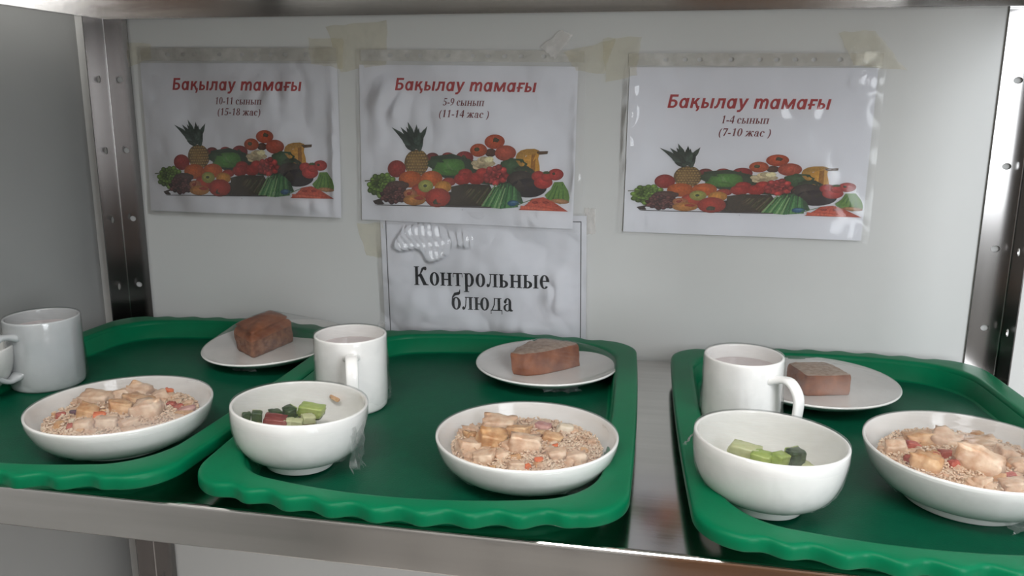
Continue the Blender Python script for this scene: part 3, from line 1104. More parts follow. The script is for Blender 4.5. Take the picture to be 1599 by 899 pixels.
def bread(foot, h, mats, seed, dome=0.0, slope=(0, 0), crust='side', rnd_edge=.004, lean=(0, 0)):
    """bread piece with the given footprint (local metres, counter-clockwise): subdivided prism, crust on the top or on the sides."""
    rnd = random.Random(seed)
    n = len(foot)
    pts = []
    for i in range(n):
        a, b = Vector(foot[i]), Vector(foot[(i + 1) % n])
        for k in range(14):
            pts.append(a.lerp(b, k / 14))
    for _ in range(2):
        pts = [(pts[i - 1] + pts[i] * 2 + pts[(i + 1) % len(pts)]) / 4 for i in range(len(pts))]
    c = sum(pts, Vector((0, 0))) / len(pts)
    off = Vector((rnd.uniform(0, 80), rnd.uniform(0, 80), 0))
    V, F, MI = [], [], []
    N = len(pts)
    rows = []

    def top(x, y, q):
        return h + dome * (1 - q ** 2.2) + slope[0] * (x - c.x) + slope[1] * (y - c.y)

    def addrow(fn):
        rows.append(list(range(len(V), len(V) + N)))
        for p in pts:
            v = fn(p)
            nz = noise.noise(v * 90 + off) * .0012 + noise.noise(v * 260 + off) * .0005
            d = Vector((v.x - c.x, v.y - c.y, 0))
            d = d.normalized() if d.length > 1e-6 else Vector((0, 0, 1))
            V.append(tuple(v + d * nz + Vector((0, 0, nz if v.z > .002 else 0))))
    L = 10
    for k in range(L + 1):
        s = k / L
        def fn(p, s=s):
            zt = top(p.x, p.y, 1.0)
            ins = rnd_edge * (max(0, s - .75) / .25) ** 2 + .001 * max(0, .15 - s) / .15
            d = (c - p).normalized() * ins
            return Vector((p.x + d.x + lean[0] * s, p.y + d.y + lean[1] * s, zt * s))
        addrow(fn)
    for q in (.9, .78, .62, .45, .28, .12):
        addrow(lambda p, q=q: Vector((c.x + (p.x - c.x) * q + lean[0], c.y + (p.y - c.y) * q + lean[1], top(c.x + (p.x - c.x) * q, c.y + (p.y - c.y) * q, q))))
    ct = len(V)
    V.append((c.x + lean[0], c.y + lean[1], top(c.x, c.y, 0)))
    for r, (a, b) in enumerate(zip(rows, rows[1:])):
        for i in range(N):
            j = (i + 1) % N
            F.append((a[i], a[j], b[j], b[i]))
            if crust == 'top':
                MI.append(0 if r >= 7 else 1)
            else:
                MI.append(0 if r < L else 1)
    for i in range(N):
        F.append((rows[-1][i], rows[-1][(i + 1) % N], ct))
        MI.append(0 if crust == 'top' else 1)
    F.append(tuple(reversed(rows[0])))
    MI.append(1)
    o = from_data('bread_piece', V, F, mats, smooth=True, mi=MI)
    o.rotation_mode = 'QUATERNION'
    return o, [V[i] for r in rows[L - 2:] for i in r[::3]] + [V[ct]]


def put_on_plate(pl, br, dz=.0047):
    br.location = pl.location + pl.rotation_quaternion @ Vector((0, 0, dz))
    br.rotation_quaternion = pl.rotation_quaternion


def rel(pl, pts):
    return [(x - pl.location.x, y - pl.location.y) for x, y in pts]


p1, sk = plate(.0935, (-.5119, -.1117, ZS + .0085), (.0602, .0576), 'white plate with a thick bread chunk, tipped on the edge of the left tray')
b, ob = bread(rel(p1, [(-.576, -.105), (-.529, -.1425), (-.504, -.0715), (-.548, -.042)]), .033, [CRUST, CRUMB], 3, dome=.009, slope=(-.02, .05), crust='top', rnd_edge=.007)
put_on_plate(p1, b)
tag(b, 'thick brown bread chunk with domed crust on the left plate', 'bread', 'bread on the plates')
film(p1, .0935, .0185, [(x, y, z + .0052) for x, y, z in ob], sk[1:14], 81, FILM, [((-.012, -.072, .008), (.030, 0, 0), (.002, .004, -.006), .0022)])

p2, sk = plate(.089, (-.1442, -.1174, ZS + .0062), (.0033, .0120), 'white plate with a curved bread wedge at the back of the middle tray')
b, ob = bread(rel(p2, [(-.186, -.136), (-.168, -.140), (-.149, -.131), (-.124, -.108), (-.106, -.086), (-.112, -.078), (-.160, -.068), (-.180, -.105)]), .027, [CRUST, CRUMB_L], 4, dome=.001, slope=(.02, 0), rnd_edge=.001, lean=(-.004, .004))
put_on_plate(p2, b)
tag(b, 'curved bread wedge with brown crust facing front on the middle plate', 'bread', 'bread on the plates')
film(p2, .089, .0185, [(x, y, z + .0052) for x, y, z in ob], sk[1:14], 82, FILM, [((.025, -.060, .008), (.04, .01, 0), (.002, .002, -.007), .0022)])

p3, sk = plate(.092, (.1733, -.1248, ZS + .0062), (-.002, .003), 'white plate with a flat bread slice, behind the mug on the right tray')
b, ob = bread(rel(p3, [(.160, -.145), (.214, -.130), (.193, -.081), (.143, -.094)]), .024, [CRUST, CRUMB_L], 5, dome=.001, rnd_edge=.002)
put_on_plate(p3, b)
tag(b, 'flat bread slice with brown front crust on the right plate', 'bread', 'bread on the plates')
film(p3, .092, .0185, [(x, y, z + .0052) for x, y, z in ob], sk[1:14], 83, FILM_FOG)


# ------------------------------------------------------------------ writing
def bend(x, z, amt):
    """how far a hung sheet stands off the wall."""
    q = max(0.0, (0.10 - z) / 0.21)
    return -(0.0012 + amt * q * q + .0006 * math.sin(x * 40 + z * 25))


class Serif:
    """bold serif letters drawn from stems, slabs and swelling arcs (cap height 0.66)."""

    def __init__(self):
        self.V, self.F = [], []

    def poly(self, pts):
        k = len(self.V)
        self.V += [(x + self.x, y) for x, y in pts]
        self.F.append(tuple(range(k, k + len(pts))))

    def rect(self, a, b, c, d):
        self.poly([(a, b), (c, b), (c, d), (a, d)])

    def arc(self, cx, cy, ro, so, ri, si, t0=0, t1=360, n=28):
        k = len(self.V)
        for i in range(n + 1):
            t = math.radians(t0 + (t1 - t0) * i / n)
            self.V.append((self.x + cx + ro * math.cos(t), cy + so * math.sin(t)))
            self.V.append((self.x + cx + ri * math.cos(t), cy + si * math.sin(t)))
        for i in range(n):
            self.F.append((k + 2 * i, k + 2 * i + 2, k + 2 * i + 3, k + 2 * i + 1))

    def dot(self, cx, cy, r):
        self.poly([(cx + r * math.cos(2 * PI * i / 16), cy + r * math.sin(2 * PI * i / 16)) for i in range(16)])

    def stem(self, x, y0, y1, w=.13, sb=True, st=True, s=.055):
        self.rect(x, y0, x + w, y1)
        if sb:
            self.rect(x - s, y0, x + w + s, y0 + .028)
        if st:
            self.rect(x - s, y1 - .028, x + w + s, y1)

    def glyph(self, ch):
        X = .46
        if ch == ' ':
            return .25
        if ch == 'К':
            self.stem(.09, 0, .66, .14)
            self.poly([(.22, .30), (.30, .30), (.45, .50), (.55, .60), (.50, .655), (.40, .60), (.31, .40), (.22, .36)])
            self.dot(.57, .59, .068)
            self.poly([(.26, .36), (.40, .40), (.62, .05), (.72, .028), (.72, 0), (.46, 0), (.44, .05)])
            return .74
        if ch == 'о':
            self.arc(.26, .23, .225, .24, .085, .205)
            return .52
        if ch == 'н':
            self.stem(.07, 0, X)
            self.stem(.39, 0, X)
            self.rect(.19, .20, .40, .245)
            return .60
        if ch == 'п':
            self.stem(.07, 0, X)
            self.stem(.39, 0, X)
            self.rect(.19, X - .045, .40, X)
            return .60
        if ch == 'т':
            self.stem(.18, 0, X, st=False)
            self.rect(.02, X - .04, .47, X)
            self.rect(.02, X - .15, .05, X)
            self.rect(.44, X - .15, .47, X)
            return .50
        if ch == 'р':
            self.stem(.08, -.20, X, st=False)
            self.rect(.02, X - .03, .15, X)
            self.arc(.27, .23, .235, .24, .095, .20, -150, 150)
            return .55
        if ch == 'л':
            self.stem(.36, 0, X, st=False)
            self.rect(.16, X - .03, .55, X)
            self.poly([(.20, X), (.25, X), (.22, .16), (.16, .02), (.08, -.01), (.09, .05), (.14, .08), (.175, .2)])
            self.dot(.085, .055, .062)
            return .58
        if ch == 'ь':
            self.stem(.07, 0, X)
            self.arc(.22, .125, .225, .13, .09, .09, -110, 110)
            self.rect(.12, 0, .24, .03)
            self.rect(.12, .225, .24, .255)
            return .50
        if ch == 'ы':
            w = self.glyph('ь')
            self.stem(.54, 0, X)
            return .76
        if ch == 'е':
            self.arc(.24, .23, .215, .24, .075, .205, 0, 318)
            self.rect(.12, .235, .455, .275)
            return .48
        if ch == 'с':
            self.arc(.24, .23, .215, .24, .075, .205, 48, 318)
            self.dot(.36, .36, .062)
            return .46
        if ch == 'б':
            self.arc(.26, .22, .225, .23, .085, .195)
            self.poly([(.035, .22), (.06, .45), (.17, .60), (.40, .64), (.43, .72), (.46, .72), (.46, .58), (.40, .53), (.22, .50), (.12, .42), (.10, .25)])
            return .52
        if ch == 'ю':
            self.stem(.07, 0, X)
            self.rect(.19, .20, .36, .245)
            self.arc(.53, .23, .215, .24, .085, .205)
            return .79
        if ch == 'д':
            self.stem(.36, .02, X, sb=False, st=False)
            self.rect(.18, X - .03, .55, X)
            self.poly([(.20, X), (.25, X), (.23, .22), (.13, .03), (.07, .03), (.17, .2)])
            self.rect(.03, 0, .58, .035)
            self.rect(.03, -.12, .06, .03)
            self.rect(.55, -.12, .58, .03)
            return .60
        if ch == 'а':
            self.rect(.28, .03, .41, .34)
            self.arc(.24, .32, .17, .15, .05, .115, 0, 160)
            self.dot(.125, .335, .062)
            self.arc(.22, .125, .18, .135, .075, .10, 75, 330)
            self.poly([(.28, .06), (.41, .10), (.44, .05), (.49, .05), (.47, 0), (.37, -.01), (.28, .03)])
            return .50
        if ch == 'ж':
            self.stem(.33, 0, X, .12)
            for s in (-1, 1):
                m = lambda p: [(.39 + s * (a - .39), b) for a, b in p]
                self.poly(m([(.42, .20), (.48, .22), (.60, .40), (.68, .42), (.66, .47), (.56, .44), (.44, .26)]))
                self.poly(m([(.43, .25), (.54, .28), (.68, .05), (.76, .03), (.76, 0), (.58, 0)]))
                self.dot(.39 + s * .29, .40, .055)
            return .78
        if ch == '1':
            self.stem(.20, 0, .66, .13, st=False)
            self.poly([(.08, .57), (.20, .60), (.33, .67), (.33, .60), (.20, .54), (.08, .545)])
            return .5
        if ch == '0':
            self.arc(.25, .33, .22, .345, .09, .30)
            return .5
        if ch == '8':
            self.arc(.25, .17, .21, .18, .085, .14)
            self.arc(.25, .50, .185, .17, .075, .13)
            return .5
        if ch == '9':
            self.arc(.25, .45, .21, .22, .085, .175)
            self.poly([(.34, .45), (.46, .45), (.42, .22), (.28, .05), (.08, -.01), (.08, .02), (.22, .10), (.31, .25)])
            return .5
        if ch == '5':
            self.rect(.12, .57, .44, .66)
            self.poly([(.10, .32), (.14, .32), (.17, .60), (.12, .60)])
            self.arc(.20, .20, .24, .21, .10, .16, -110, 120)
            self.dot(.09, .06, .06)
            return .5
        if ch == '4':
            self.rect(.29, 0, .42, .66)
            self.rect(.03, .15, .48, .24)
            self.poly([(.03, .24), (.08, .24), (.33, .58), (.33, .66)])
            return .5
        if ch == '7':
            self.rect(.05, .55, .46, .66)
            self.poly([(.05, .46), (.09, .46), (.12, .56), (.05, .56)])
            self.poly([(.34, .56), (.46, .60), (.28, 0), (.16, 0)])
            return .5
        if ch == '-':
            self.rect(.04, .17, .29, .26)
            return .33
        if ch == '(':
            self.arc(.38, .24, .33, .46, .22, .43, 118, 242, 14)
            return .33
        if ch == ')':
            self.arc(-.05, .24, .33, .46, .22, .43, -62, 62, 14)
            return .33
        return .3

    @classmethod
    def line(cls, txt, shear=0.0):
        s = cls()
        s.x = 0.0
        for ch in txt:
            s.x += s.glyph(ch)
        return [(x + shear * y, y, 0) for x, y in s.V], s.F


class Sans(Serif):
    """bold slanted sans letters for the red titles (cap height 0.64, small letters 0.48)."""

    def glyph(self, ch):
        X, w = .48, .135
        if ch == ' ':
            return .26
        if ch == 'Б':
            self.rect(.05, 0, .05 + w, .64)
            self.rect(.05, .53, .48, .64)
            self.rect(.1, .30, .30, .40)
            self.rect(.1, 0, .30, .10)
            self.arc(.29, .20, .225, .20, .09, .10, -90, 90)
            return .57
        if ch == 'а':
            self.arc(.25, .235, .215, .25, .085, .145)
            self.rect(.36, 0, .36 + w, X)
            return .57
        if ch in 'қк':
            self.rect(.05, 0, .05 + w, X)
            self.poly([(.17, .20), (.27, .20), (.46, X), (.31, X), (.17, .29)])
            self.poly([(.22, .28), (.31, .33), (.44, .11), (.52, .11), (.52, 0), (.38, 0)])
            self.poly([(.41, 0), (.52, 0), (.52, -.05), (.46, -.14), (.37, -.14), (.41, -.04)])
            return .55
        if ch == 'ы':
            self.rect(.05, 0, .05 + w, X)
            self.rect(.1, .21, .25, .30)
            self.rect(.1, 0, .25, .09)
            self.arc(.24, .15, .185, .15, .065, .062, -90, 90)
            self.rect(.50, 0, .50 + w, X)
            return .70
        if ch == 'л':
            self.rect(.37, 0, .37 + w, X)
            self.rect(.13, X - .11, .45, X)
            self.poly([(.13, X), (.25, X), (.25, .25), (.20, .06), (.10, -.01), (.01, 0), (.01, .10), (.08, .11), (.12, .22)])
            return .57
        if ch == 'у':
            self.poly([(.01, X), (.15, X), (.30, .08), (.20, -.02)])
            self.poly([(.36, X), (.50, X), (.30, -.05), (.20, -.16), (.05, -.17), (.05, -.07), (.14, -.06), (.20, 0)])
            return .52
        if ch == 'm':
            self.rect(.05, 0, .05 + w, X)
            for c in (.28, .55):
                self.arc(c, .28, .175, .21, .045, .095, 0, 170)
                self.rect(c + .045, 0, c + .175, .29)
            return .78
        if ch == 'м':
            self.rect(.05, 0, .05 + .12, X)
            self.rect(.55, 0, .55 + .12, X)
            self.poly([(.05, X), (.21, X), (.39, .08), (.33, 0), (.28, .02)])
            self.poly([(.67, X), (.51, X), (.30, .08), (.36, 0), (.42, .02)])
            return .73
        if ch == 'ғ':
            self.rect(.07, 0, .07 + w, X)
            self.rect(.07, X - .11, .42, X)
            self.rect(.0, .17, .34, .26)
            return .42
        return .3


def put_text(name, VF, x0, x1, base, xh_ratio, capH, mat, parent, amt, lift):
    """fit letters between x0 and x1 on a base line; capH is the height of a capital."""
    V, F = VF
    mx0, mx1 = min(v[0] for v in V), max(v[0] for v in V)
    sx, sy = (x1 - x0) / (mx1 - mx0), capH / xh_ratio
    out = []
    for v in V:
        x, z = x0 + (v[0] - mx0) * sx, base + v[1] * sy
        out.append((x, bend(x, z, amt) - lift, z))
    return from_data(name, out, F, mat, parent)


# ------------------------------------------------------------------ the printed picture of fruit and vegetables
class Picture:
    def __init__(self, seed):
        self.V, self.F, self.C, self.k = [], [], [], 0
        self.r = random.Random(seed)

    def fan(self, c, pts, cc, ce):
        k = len(self.V)
        self.V.append((*c, self.k))
        self.C.append(cc)
        for p in pts:
            self.V.append((*p, self.k))
            self.C.append(ce)
        n = len(pts)
        for i in range(n):
            self.F.append((k, k + 1 + i, k + 1 + (i + 1) % n))
        self.k += 1

    def ink(self, col, var=0.0):
        g = 1 + var * self.r.uniform(-1, 1)
        return s2l(tuple(min(255, (v * .86 + 17) * g) for v in col))

    def E(self, cx, cy, rx, ry, col, rot=0, dk=.55, hl=1.12, jag=0.0, n=22):
        ca, sa = math.cos(rot), math.sin(rot)
        col = self.ink(col, .28 if n == 12 else .04)
        pts = []
        for i in range(n):
            t = 2 * PI * i / n
            j = 1 + jag * self.r.uniform(-1, 1)
            x, y = rx * j * math.cos(t), ry * j * math.sin(t)
            pts.append((cx + x * ca - y * sa, cy + x * sa + y * ca))
        self.fan((cx - rx * .2, cy - ry * .25), pts, tuple(min(1, v * hl) for v in col), tuple(v * dk for v in col))

    def P(self, pts, col, dk=.8):
        col = self.ink(col, .08)
        c = (sum(p[0] for p in pts) / len(pts), sum(p[1] for p in pts) / len(pts))
        self.fan(c, pts, col, tuple(v * dk for v in col))

    def S(self, a, b, w, col):
        dx, dy = b[0] - a[0], b[1] - a[1]
        l = math.hypot(dx, dy)
        nx, ny = -dy / l * w / 2, dx / l * w / 2
        self.P([(a[0] + nx, a[1] + ny), (b[0] + nx * .5, b[1] + ny * .5), (b[0] - nx * .5, b[1] - ny * .5), (a[0] - nx, a[1] - ny)], col, .85)


def fruit_picture():
    p = Picture(8)
    r = p.r
    p.P([(110, 628), (200, 600), (700, 560), (1000, 600), (1010, 668), (600, 662), (130, 654)], (62, 46, 38))
    p.P([(540, 300), (700, 280), (860, 330), (1160, 320), (1260, 430), (1130, 520), (700, 480), (560, 420)], (44, 62, 40))
    # back row
    p.E(555, 305, 48, 34, (140, 52, 48))
    p.E(668, 300, 46, 30, (176, 48, 44))
    p.E(790, 312, 66, 50, (178, 48, 46))
    p.E(790, 308, 22, 20, (70, 74, 40))
    # pineapple
    p.E(440, 345, 92, 98, (150, 116, 66), dk=.5)
    for i in range(9):
        for j in range(8):
            x, y = 372 + i * 19 + (j % 2) * 9, 268 + j * 22
            if ((x - 440) / 86) ** 2 + ((y - 345) / 92) ** 2 < 1:
                p.E(x, y, 9, 8, (188, 150, 84), dk=.55, n=8)
    leaves = [(-178, -168), (-150, -140), (-128, -110), (-110, -92), (-96, -64), (-80, -36), (86, -172), (62, -150), (54, -118), (60, -84), (58, -52), (52, -26),
              (-112, -168), (-92, -150), (-60, -206), (-70, -170), (-40, -160), (6, -186), (-6, -150), (24, -160), (36, -130), (-30, -120), (-60, -110), (0, -100), (30, -80), (-40, -70), (-12, -50), (20, -40), (-30, -30)]
    for k, (dx, dy) in enumerate(leaves):
        bx, by = 434 + dx * .25, 262 + dy * .42
        tx, ty = 428 + dx, 250 + dy
        l = math.hypot(tx - bx, ty - by)
        nx, ny = -(ty - by) / l * 17, (tx - bx) / l * 17
        g = r.uniform(.7, 1.2)
        p.P([(bx + nx, by + ny), (bx * .45 + tx * .55 + nx * .9, by * .45 + ty * .55 + ny * .9), (tx, ty), (bx * .45 + tx * .55 - nx * .9, by * .45 + ty * .55 - ny * .9), (bx - nx, by - ny)], (int(60 * g), int(78 * g), int(66 * g)), .6)
    p.E(292, 388, 68, 64, (186, 56, 48))
    # persimmons, tomatoes, bananas
    p.E(980, 275, 40, 30, (88, 52, 36))
    p.E(892, 256, 62, 48, (214, 92, 48))
    p.E(880, 250, 20, 15, (84, 86, 44))
    p.E(1006, 196, 72, 52, (216, 86, 44))
    p.E(1014, 184, 20, 18, (76, 70, 40), jag=.3)
    p.E(1086, 278, 76, 56, (206, 88, 60))
    p.P([(1164, 335), (1160, 305), (1170, 280), (1195, 260), (1235, 250), (1290, 249), (1325, 262), (1320, 278), (1270, 284), (1228, 300), (1204, 335), (1212, 385), (1186, 365)], (214, 158, 64))
    p.P([(1205, 345), (1222, 308), (1252, 290), (1300, 280), (1328, 276), (1318, 320), (1330, 370), (1334, 412), (1290, 428), (1240, 415), (1214, 388)], (222, 160, 56))
    p.P([(1270, 290), (1300, 285), (1300, 415), (1268, 420)], (188, 124, 40))
    p.P([(1300, 268), (1386, 266), (1382, 287), (1318, 292)], (96, 66, 40))
    # greens
    p.E(590, 350, 70, 46, (50, 78, 44), jag=.12)
    p.E(1140, 375, 100, 62, (64, 98, 58), jag=.15)
    p.E(1215, 430, 80, 60, (58, 72, 46), jag=.1)
    p.E(690, 376, 112, 64, (92, 158, 62), jag=.06)
    p.E(650, 412, 100, 26, (84, 146, 52), rot=.12, jag=.05)
    p.E(705, 365, 62, 38, (126, 184, 92), jag=.05)
    for k in range(12):
        a = k * .5
        p.E(930 + 58 * math.cos(a) * (.4 + .6 * (k % 2)), 350 + 26 * math.sin(a) - 12 * math.cos(a), 34, 22, (226, 208, 164), dk=.8, hl=1.0, jag=.1, n=12)
    # oranges
    p.E(396, 466, 88, 62, (226, 106, 36), dk=.65)
    p.E(552, 462, 82, 58, (222, 104, 38), dk=.65)
    p.E(680, 486, 52, 32, (184, 62, 46))
    # red tomatoes and radishes
    for (x, y, a, b) in [(800, 425, 52, 36), (780, 465, 62, 46), (882, 463, 60, 46), (925, 420, 48, 36)]:
        p.E(x, y, a, b, (206, 56, 46))
    for k in range(24):
        t, q = k * 2.4, math.sqrt(k / 24)
        p.E(1025 + 82 * q * math.cos(t), 438 + 62 * q * math.sin(t), 25, 22, (202, 66, 62), dk=.4, n=12)
    # aubergine dark mass and cherry tomatoes
    p.E(1200, 478, 100, 74, (66, 56, 48))
    p.E(1260, 530, 130, 70, (46, 36, 40))
    for (x, y, a, b) in [(1325, 445, 48, 38), (1362, 490, 66, 46), (1446, 434, 56, 42), (1385, 450, 40, 34)]:
        p.E(x, y, a, b, (204, 58, 50))
    p.E(1432, 428, 12, 10, (70, 60, 34))
    p.E(1380, 420, 26, 12, (68, 92, 44), jag=.3)
    # grapes
    for k in range(46):
        t, q = k * 2.4, math.sqrt(k / 46)
        p.E(165 + 108 * q * math.cos(t) + 20, 512 + 84 * q * math.sin(t), 22, 20, (120, 156, 58), dk=.3, n=12)
    p.S((50, 478), (150, 470), 8, (88, 90, 50))
    p.E(300, 515, 88, 38, (96, 62, 54), jag=.1)
    for k in range(44):
        t, q = k * 2.4, math.sqrt(k / 44)
        p.E(275 + 98 * q * math.cos(t), 580 + 62 * q * math.sin(t), 19, 17, (112, 62, 58), dk=.3, n=12)
    # apples, peach, mango, pepper
    p.E(470, 560, 70, 60, (206, 72, 46))
    p.E(398, 572, 52, 34, (222, 136, 88))
    p.E(388, 572, 16, 12, (160, 50, 36))
    p.E(430, 620, 84, 40, (228, 150, 66))
    p.E(512, 516, 56, 46, (186, 186, 88))
    p.E(508, 514, 14, 11, (70, 80, 40))
    p.E(640, 524, 62, 46, (236, 160, 56))
    p.E(604, 602, 92, 72, (208, 62, 42))
    p.E(600, 634, 30, 20, (74, 70, 42), jag=.2)
    # beans
    p.P([(700, 520), (800, 500), (980, 505), (1010, 560), (930, 665), (705, 660)], (70, 60, 46))
    for k in range(22):
        x = 705 + k * 13
        p.S((x + r.uniform(-10, 10), 655), (x + 70 + r.uniform(0, 50), 520 + r.uniform(-10, 15)), 11, r.choice([(112, 100, 72), (86, 78, 54), (130, 118, 84), (78, 86, 52)]))
    # spring onions
    p.P([(1000, 530), (1120, 490), (1200, 560), (1230, 640), (1000, 640)], (54, 92, 58))
    for k in range(18):
        x = 930 + k * 15
        p.S((x, 682 - abs(k - 9) * 1.5), (1030 + k * 8 + r.uniform(-12, 12), 520 + r.uniform(-20, 20)), 15, r.choice([(96, 164, 92), (60, 122, 66), (150, 196, 130), (72, 140, 80)]))
    p.E(1155, 641, 42, 22, (44, 112, 160))
    p.E(1160, 634, 26, 9, (90, 150, 190))
    # marrow and carrots
    p.P([(1440, 488), (1500, 486), (1540, 550), (1552, 600), (1550, 632), (1490, 646), (1400, 618), (1378, 580), (1420, 540)], (112, 158, 66))
    for k in range(4):
        p.S((1400 + k * 36, 612), (1455 + k * 14, 500), 12, (76, 122, 50))
    p.E(1488, 626, 64, 17, (206, 150, 100), rot=.1)
    p.P([(1195, 690), (1262, 640), (1290, 608), (1370, 596), (1440, 630), (1548, 700)], (222, 92, 66))
    p.S((1210, 668), (1440, 690), 22, (236, 112, 82))
    p.S((1262, 640), (1480, 676), 20, (228, 98, 70))
    for x in (1312, 1388):
        p.E(x, 634, 22, 9, (176, 62, 44))
    p.S((1170, 660), (1290, 612), 8, (84, 130, 66))
    p.P([(150, 655), (700, 664), (1000, 668), (1000, 676), (700, 672), (130, 660)], (70, 60, 56))
    p.S((786, 688), (788, 696), 4, (120, 120, 126))
    return p


PIC = fruit_picture()


def picture_obj(aff, parent, amt):
    V = []
    for (x, y, k) in PIC.V:
        lx = aff[0][0] * x + aff[0][1] * y + aff[0][2]
        lz = aff[1][0] * x + aff[1][1] * y + aff[1][2]
        V.append((lx, bend(lx, lz, amt) - .00012 - k * 4e-6, lz))
    o = from_data('fruit_picture', V, PIC.F, PRINT, parent)
    at = o.data.color_attributes.new('ink', 'FLOAT_COLOR', 'POINT')
    for i, c in enumerate(PIC.C):
        at.data[i].color = (*c, 1)
    return o


def sheet(x0, z0, x1, z1, amt, lift, nx=24, nz=18, wob=0.0, seed=0, bulges=()):
    V, F = [], []
    off = Vector((seed * 3.1, 0, 0))
    for i in range(nx + 1):
        for j in range(nz + 1):
            x, z = x0 + (x1 - x0) * i / nx, z0 + (z1 - z0) * j / nz
            w = wob * (noise.noise(Vector((x * 16, z * 16, 0)) + off) + .35 * noise.noise(Vector((x * 45, z * 45, 4)) + off)) if wob else 0
            w = abs(w)
            for (cx, cz, rx, rz, am, fq) in bulges:
                g = math.exp(-((x - cx) / rx) ** 2 - ((z - cz) / rz) ** 2)
                if fq < 0:           # a creased facet that leans to the right and upwards
                    m = 1 - ((x - cx) / rx) ** 2 - ((z - cz) / rz) ** 2 + .9 * noise.noise(Vector((x * 32, z * 32, 7)) + off)
                    if m > 0:
                        m = min(1.0, m * 2.2)
                        jag = .012 * noise.noise(Vector((z * 45, x * 14, 3)) + off) + (z - cz) * .35
                        ph = (x - cx + rx + jag) % am
                        w += m * max(0.0, min(.50 * (am - ph), ph * 2.2)) + m * .06 * (rz - (z - cz))
                elif g > .01:
                    w += am * g * (.35 + 1.3 * abs(noise.noise(Vector((x * fq, z * fq * .7, 9)) + off)))
            V.append((x, bend(x, z, amt) - lift - w, z))
    for i in range(nx):
        for j in range(nz):
            a = i * (nz + 1) + j
            F.append((a, a + nz + 1, a + nz + 2, a + 1))
    return V, F


def tape_mesh(pts, y, seed, n=7):
    """a wrinkled strip of tape: quad corners (x, z) in order, gridded and ruffled."""
    rnd = random.Random(seed)
    a, b, c, d = [Vector(p) for p in pts]
    V, F = [], []
    for i in range(n + 1):
        for j in range(n + 1):
            u, v = i / n, j / n
            p = a.lerp(b, u).lerp(d.lerp(c, u), v)
            e = .0012 if (i in (0, n) or j in (0, n)) else 0
            V.append((p.x + rnd.uniform(-e, e), y - rnd.uniform(0, .0007), p.y + rnd.uniform(-e, e)))
    for i in range(n):
        for j in range(n):
            k = i * (n + 1) + j
            F.append((k, k + n + 1, k + n + 2, k + 1))
    return V, F


def hole_strip(x0, x1, z0, z1, holes, parent, amt):
    zc = (z0 + z1) / 2
    cells = []
    edges = [x0] + [(a + b) / 2 for a, b in zip(holes, holes[1:])] + [x1]
    for h, a, b in zip(holes, edges, edges[1:]):
        cells.append((a, z0, b, z1, (h, zc, .0034, .0026)))
    V, F = holed_plate(cells, .0003)
    V = [(u, bend(u, v, amt) - .0010 - s, v) for (u, v, s) in V]
    return from_data('hole_strip', V, F, STRIP, parent)


POSTERS = [
    dict(loc=(-.60496, -.05453), a=-.00526, amt=.0045, title=(-.1012, .0956, .0680, .0166), bulges=[(.06, .07, .05, .025, .003, 30), (.142, -.02, .006, .07, .003, 40), (.10, -.09, .03, .01, .002, 40)], sub1='10-11 сынып', s1=(-.0350, .0354, .0490), sub2='(15-18 жас)', s2=(-.0331, .0326, .0340),
         aff=[[.0001841, 2.7e-06, -.1482546], [7.3e-06, -.0001744, .0321571]], sleeve=(-.1500, -.1100, .1520, .1270), strip=(-.146, .148, .108, .125),
         label='fruit poster on the far left, for classes 10-11', sl=1,
         tapes=[([(.109, .138), (.160, .138), (.158, .098), (.112, .104)], TAPE), ([(-.166, .134), (-.128, .132), (-.128, .112), (-.166, .098)], TAPE)]),
    dict(loc=(-.27725, -.05849), a=-.01124, amt=.0040, title=(-.0985, .0949, .0720, .0162), bulges=[(-.11, .05, .03, .035, .005, 30), (-.03, .02, .05, .03, .003, 26), (.10, -.095, .02, .01, .003, 50), (.150, -.02, .006, .08, .003, 40)], sub1='5-9 сынып', s1=(-.0315, .0256, .0532), sub2='(11-14 жас )', s2=(-.0369, .0319, .0378),
         aff=[[.0001907, -3.5e-06, -.1509253], [6.7e-06, -.0001837, .036403]], sleeve=(-.1510, -.1090, .1600, .1260), strip=(-.146, .156, .110, .1245),
         label='fruit poster in the middle, for classes 5-9, over the lettered sheet', sl=1,
         tapes=[([(.100, .128), (.125, .150), (.140, .144), (.118, .114)], TAPE_W), ([(.130, .122), (.196, .140), (.182, .096), (.146, .100)], TAPE)]),
    dict(loc=(.08618, -.06190), a=-.00451, amt=.0035, title=(-.0991, .0984, .0553, .0167), bulges=[(-.145, .03, .008, .07, .004, 45), (-.12, -.09, .03, .012, .002, 40), (.03, .05, .06, .012, .002, 30), (.13, .09, .02, .012, .003, 50)], sub1='1-4 сынып', s1=(-.0305, .0270, .0370), sub2='(7-10 жас )', s2=(-.0335, .0298, .0214),
         aff=[[.0001936, 1.4e-06, -.1546723], [4.4e-06, -.00014, .0154322]], sleeve=(-.1540, -.1080, .1570, .1240), strip=(-.150, .153, .107, .122),
         label='fruit poster on the right, for classes 1-4, apart from the others', sl=1,
         tapes=[([(-.185, .140), (-.135, .142), (-.140, .095), (-.178, .086)], TAPE), ([(.098, .146), (.140, .148), (.180, .102), (.120, .108)], TAPE)]),
]
TITLE = Sans.line('Бақылау mамағы', .20)
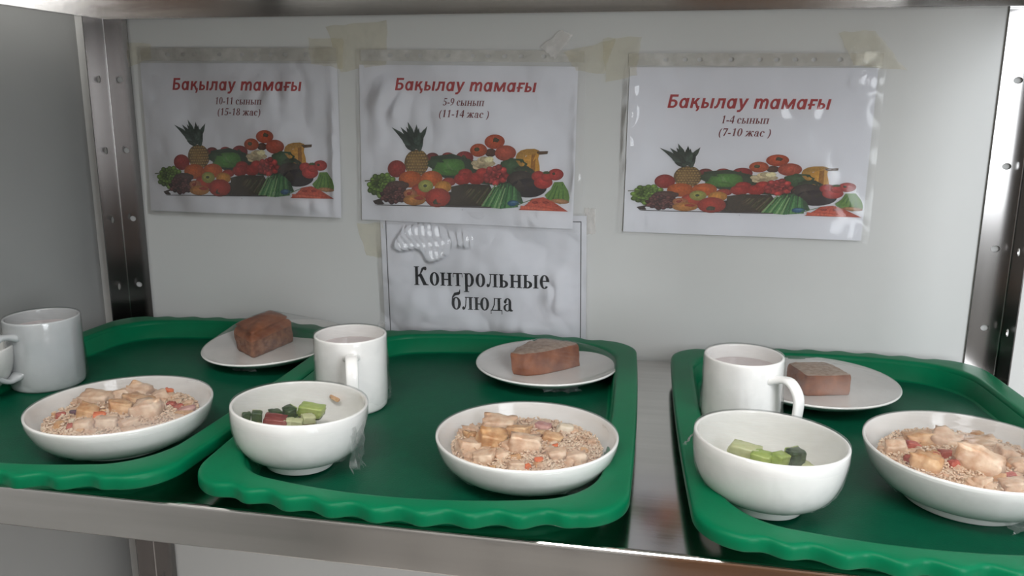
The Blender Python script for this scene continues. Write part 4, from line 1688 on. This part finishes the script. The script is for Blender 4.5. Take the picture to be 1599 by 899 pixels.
for k, d in enumerate(POSTERS):
    V, F = sheet(-.1485, -.105, .1485, .105, d['amt'], 0)
    o = from_data('poster', V, F, PAPER, smooth=True)
    o.location = (d['loc'][0], 0, d['loc'][1])
    o.rotation_euler = (0, -d['a'], 0)
    tag(o, d['label'], 'poster', 'fruit posters on the wall')
    x0, x1, base, cap = d['title']
    put_text('title_text', TITLE, x0, x1, base, .64, cap, INK_RED, o, d['amt'], .00015)
    put_text('grade_text', Serif.line(d['sub1'], .2), d['s1'][0], d['s1'][1], d['s1'][2], .66, .0096, INK_BROWN, o, d['amt'], .00015)
    put_text('age_text', Serif.line(d['sub2'], .2), d['s2'][0], d['s2'][1], d['s2'][2], .66, .0096, INK_BROWN, o, d['amt'], .00015)
    picture_obj(d['aff'], o, d['amt'])
    x0, z0, x1, z1 = d['sleeve']
    V, F = sheet(x0, z0, x1, z1, d['amt'], .0022, 120, 84, .0010, k + 1, d['bulges'])
    s = from_data('plastic_sleeve', V, F, SLEEVE, o, smooth=True)
    x0, x1, z0, z1 = d['strip']
    hole_strip(x0, x1, z0, z1, [-.104, -.080, -.062, -.024, .010, .030, .052, .074, .104], s, d['amt'])
    for (pts, m) in d['tapes']:
        V, F = tape_mesh(pts, -.0042, 20 + k)
        t = from_data('tape', V, F, m, o, smooth=True)

# ---- the lettered sheet below the middle poster
sx, sz = -.2545, -.2510
V, F = sheet(-.1450, -.098, .1445, .1010, .001, 0)
o = from_data('notice_sheet', V, F, PAPER, smooth=True)
o.location = (sx, 0.0003, sz)
o.rotation_euler = (0, -.018, 0)
tag(o, 'white notice sheet with two black Cyrillic words, partly behind the middle tray', 'notice')
put_text('heading_text', Serif.line('Контрольные'), -.0985, .0938, .0000, .66, .0268, INK_BLACK, o, .001, .00015)
put_text('heading_text', Serif.line('блюда'), -.0450, .0430, -.0335, .66, .0262, INK_BLACK, o, .001, .00015)
bx0, bx1, bz0, bz1, bt = -.1375, .1375, -.094, .0935, .0011
bv = []
for (a, b, c, e) in ((bx0, bz0, bx0 + bt, bz1), (bx1 - bt, bz0, bx1, bz1), (bx0, bz1 - bt, bx1, bz1), (bx0, bz0, bx1, bz0 + bt)):
    V, F = sheet(a, b, c, e, .001, .00013, 12, 12)
    bv.append((V, F))
from_data('border_line', *join(bv), INK_BLACK, o)
V, F = sheet(-.1490, -.100, .1480, .1050, .001, .0022, 240, 150, .0016, 9, [(-.074, .062, .056, .026, .0095, -1), (.105, -.012, .018, .03, .004, 40), (.055, -.06, .03, .012, .003, 40)])
from_data('plastic_sleeve', V, F, SLEEVE, o, smooth=True)

# ---- loose tape left on the wall
LOOSE = [([(-.436, -.168), (-.398, -.166), (-.398, -.216), (-.424, -.214)], TAPE, 'yellowed tape scrap on the wall left of the lettered sheet'),
         ([(-.470, .098), (-.384, .104), (-.386, .048), (-.452, .038)], TAPE, 'yellowed tape patch on the wall between the left and middle posters'),
         ([(-.116, -.137), (-.100, -.137), (-.100, -.172), (-.112, -.172)], TAPE_W, 'small clear tape tab at the top right corner of the lettered sheet')]
for k, (pts, m, lab) in enumerate(LOOSE):
    V, F = tape_mesh(pts, -.0008, 50 + k)
    tag(from_data('tape_scrap', V, F, m, smooth=True), lab, 'tape')
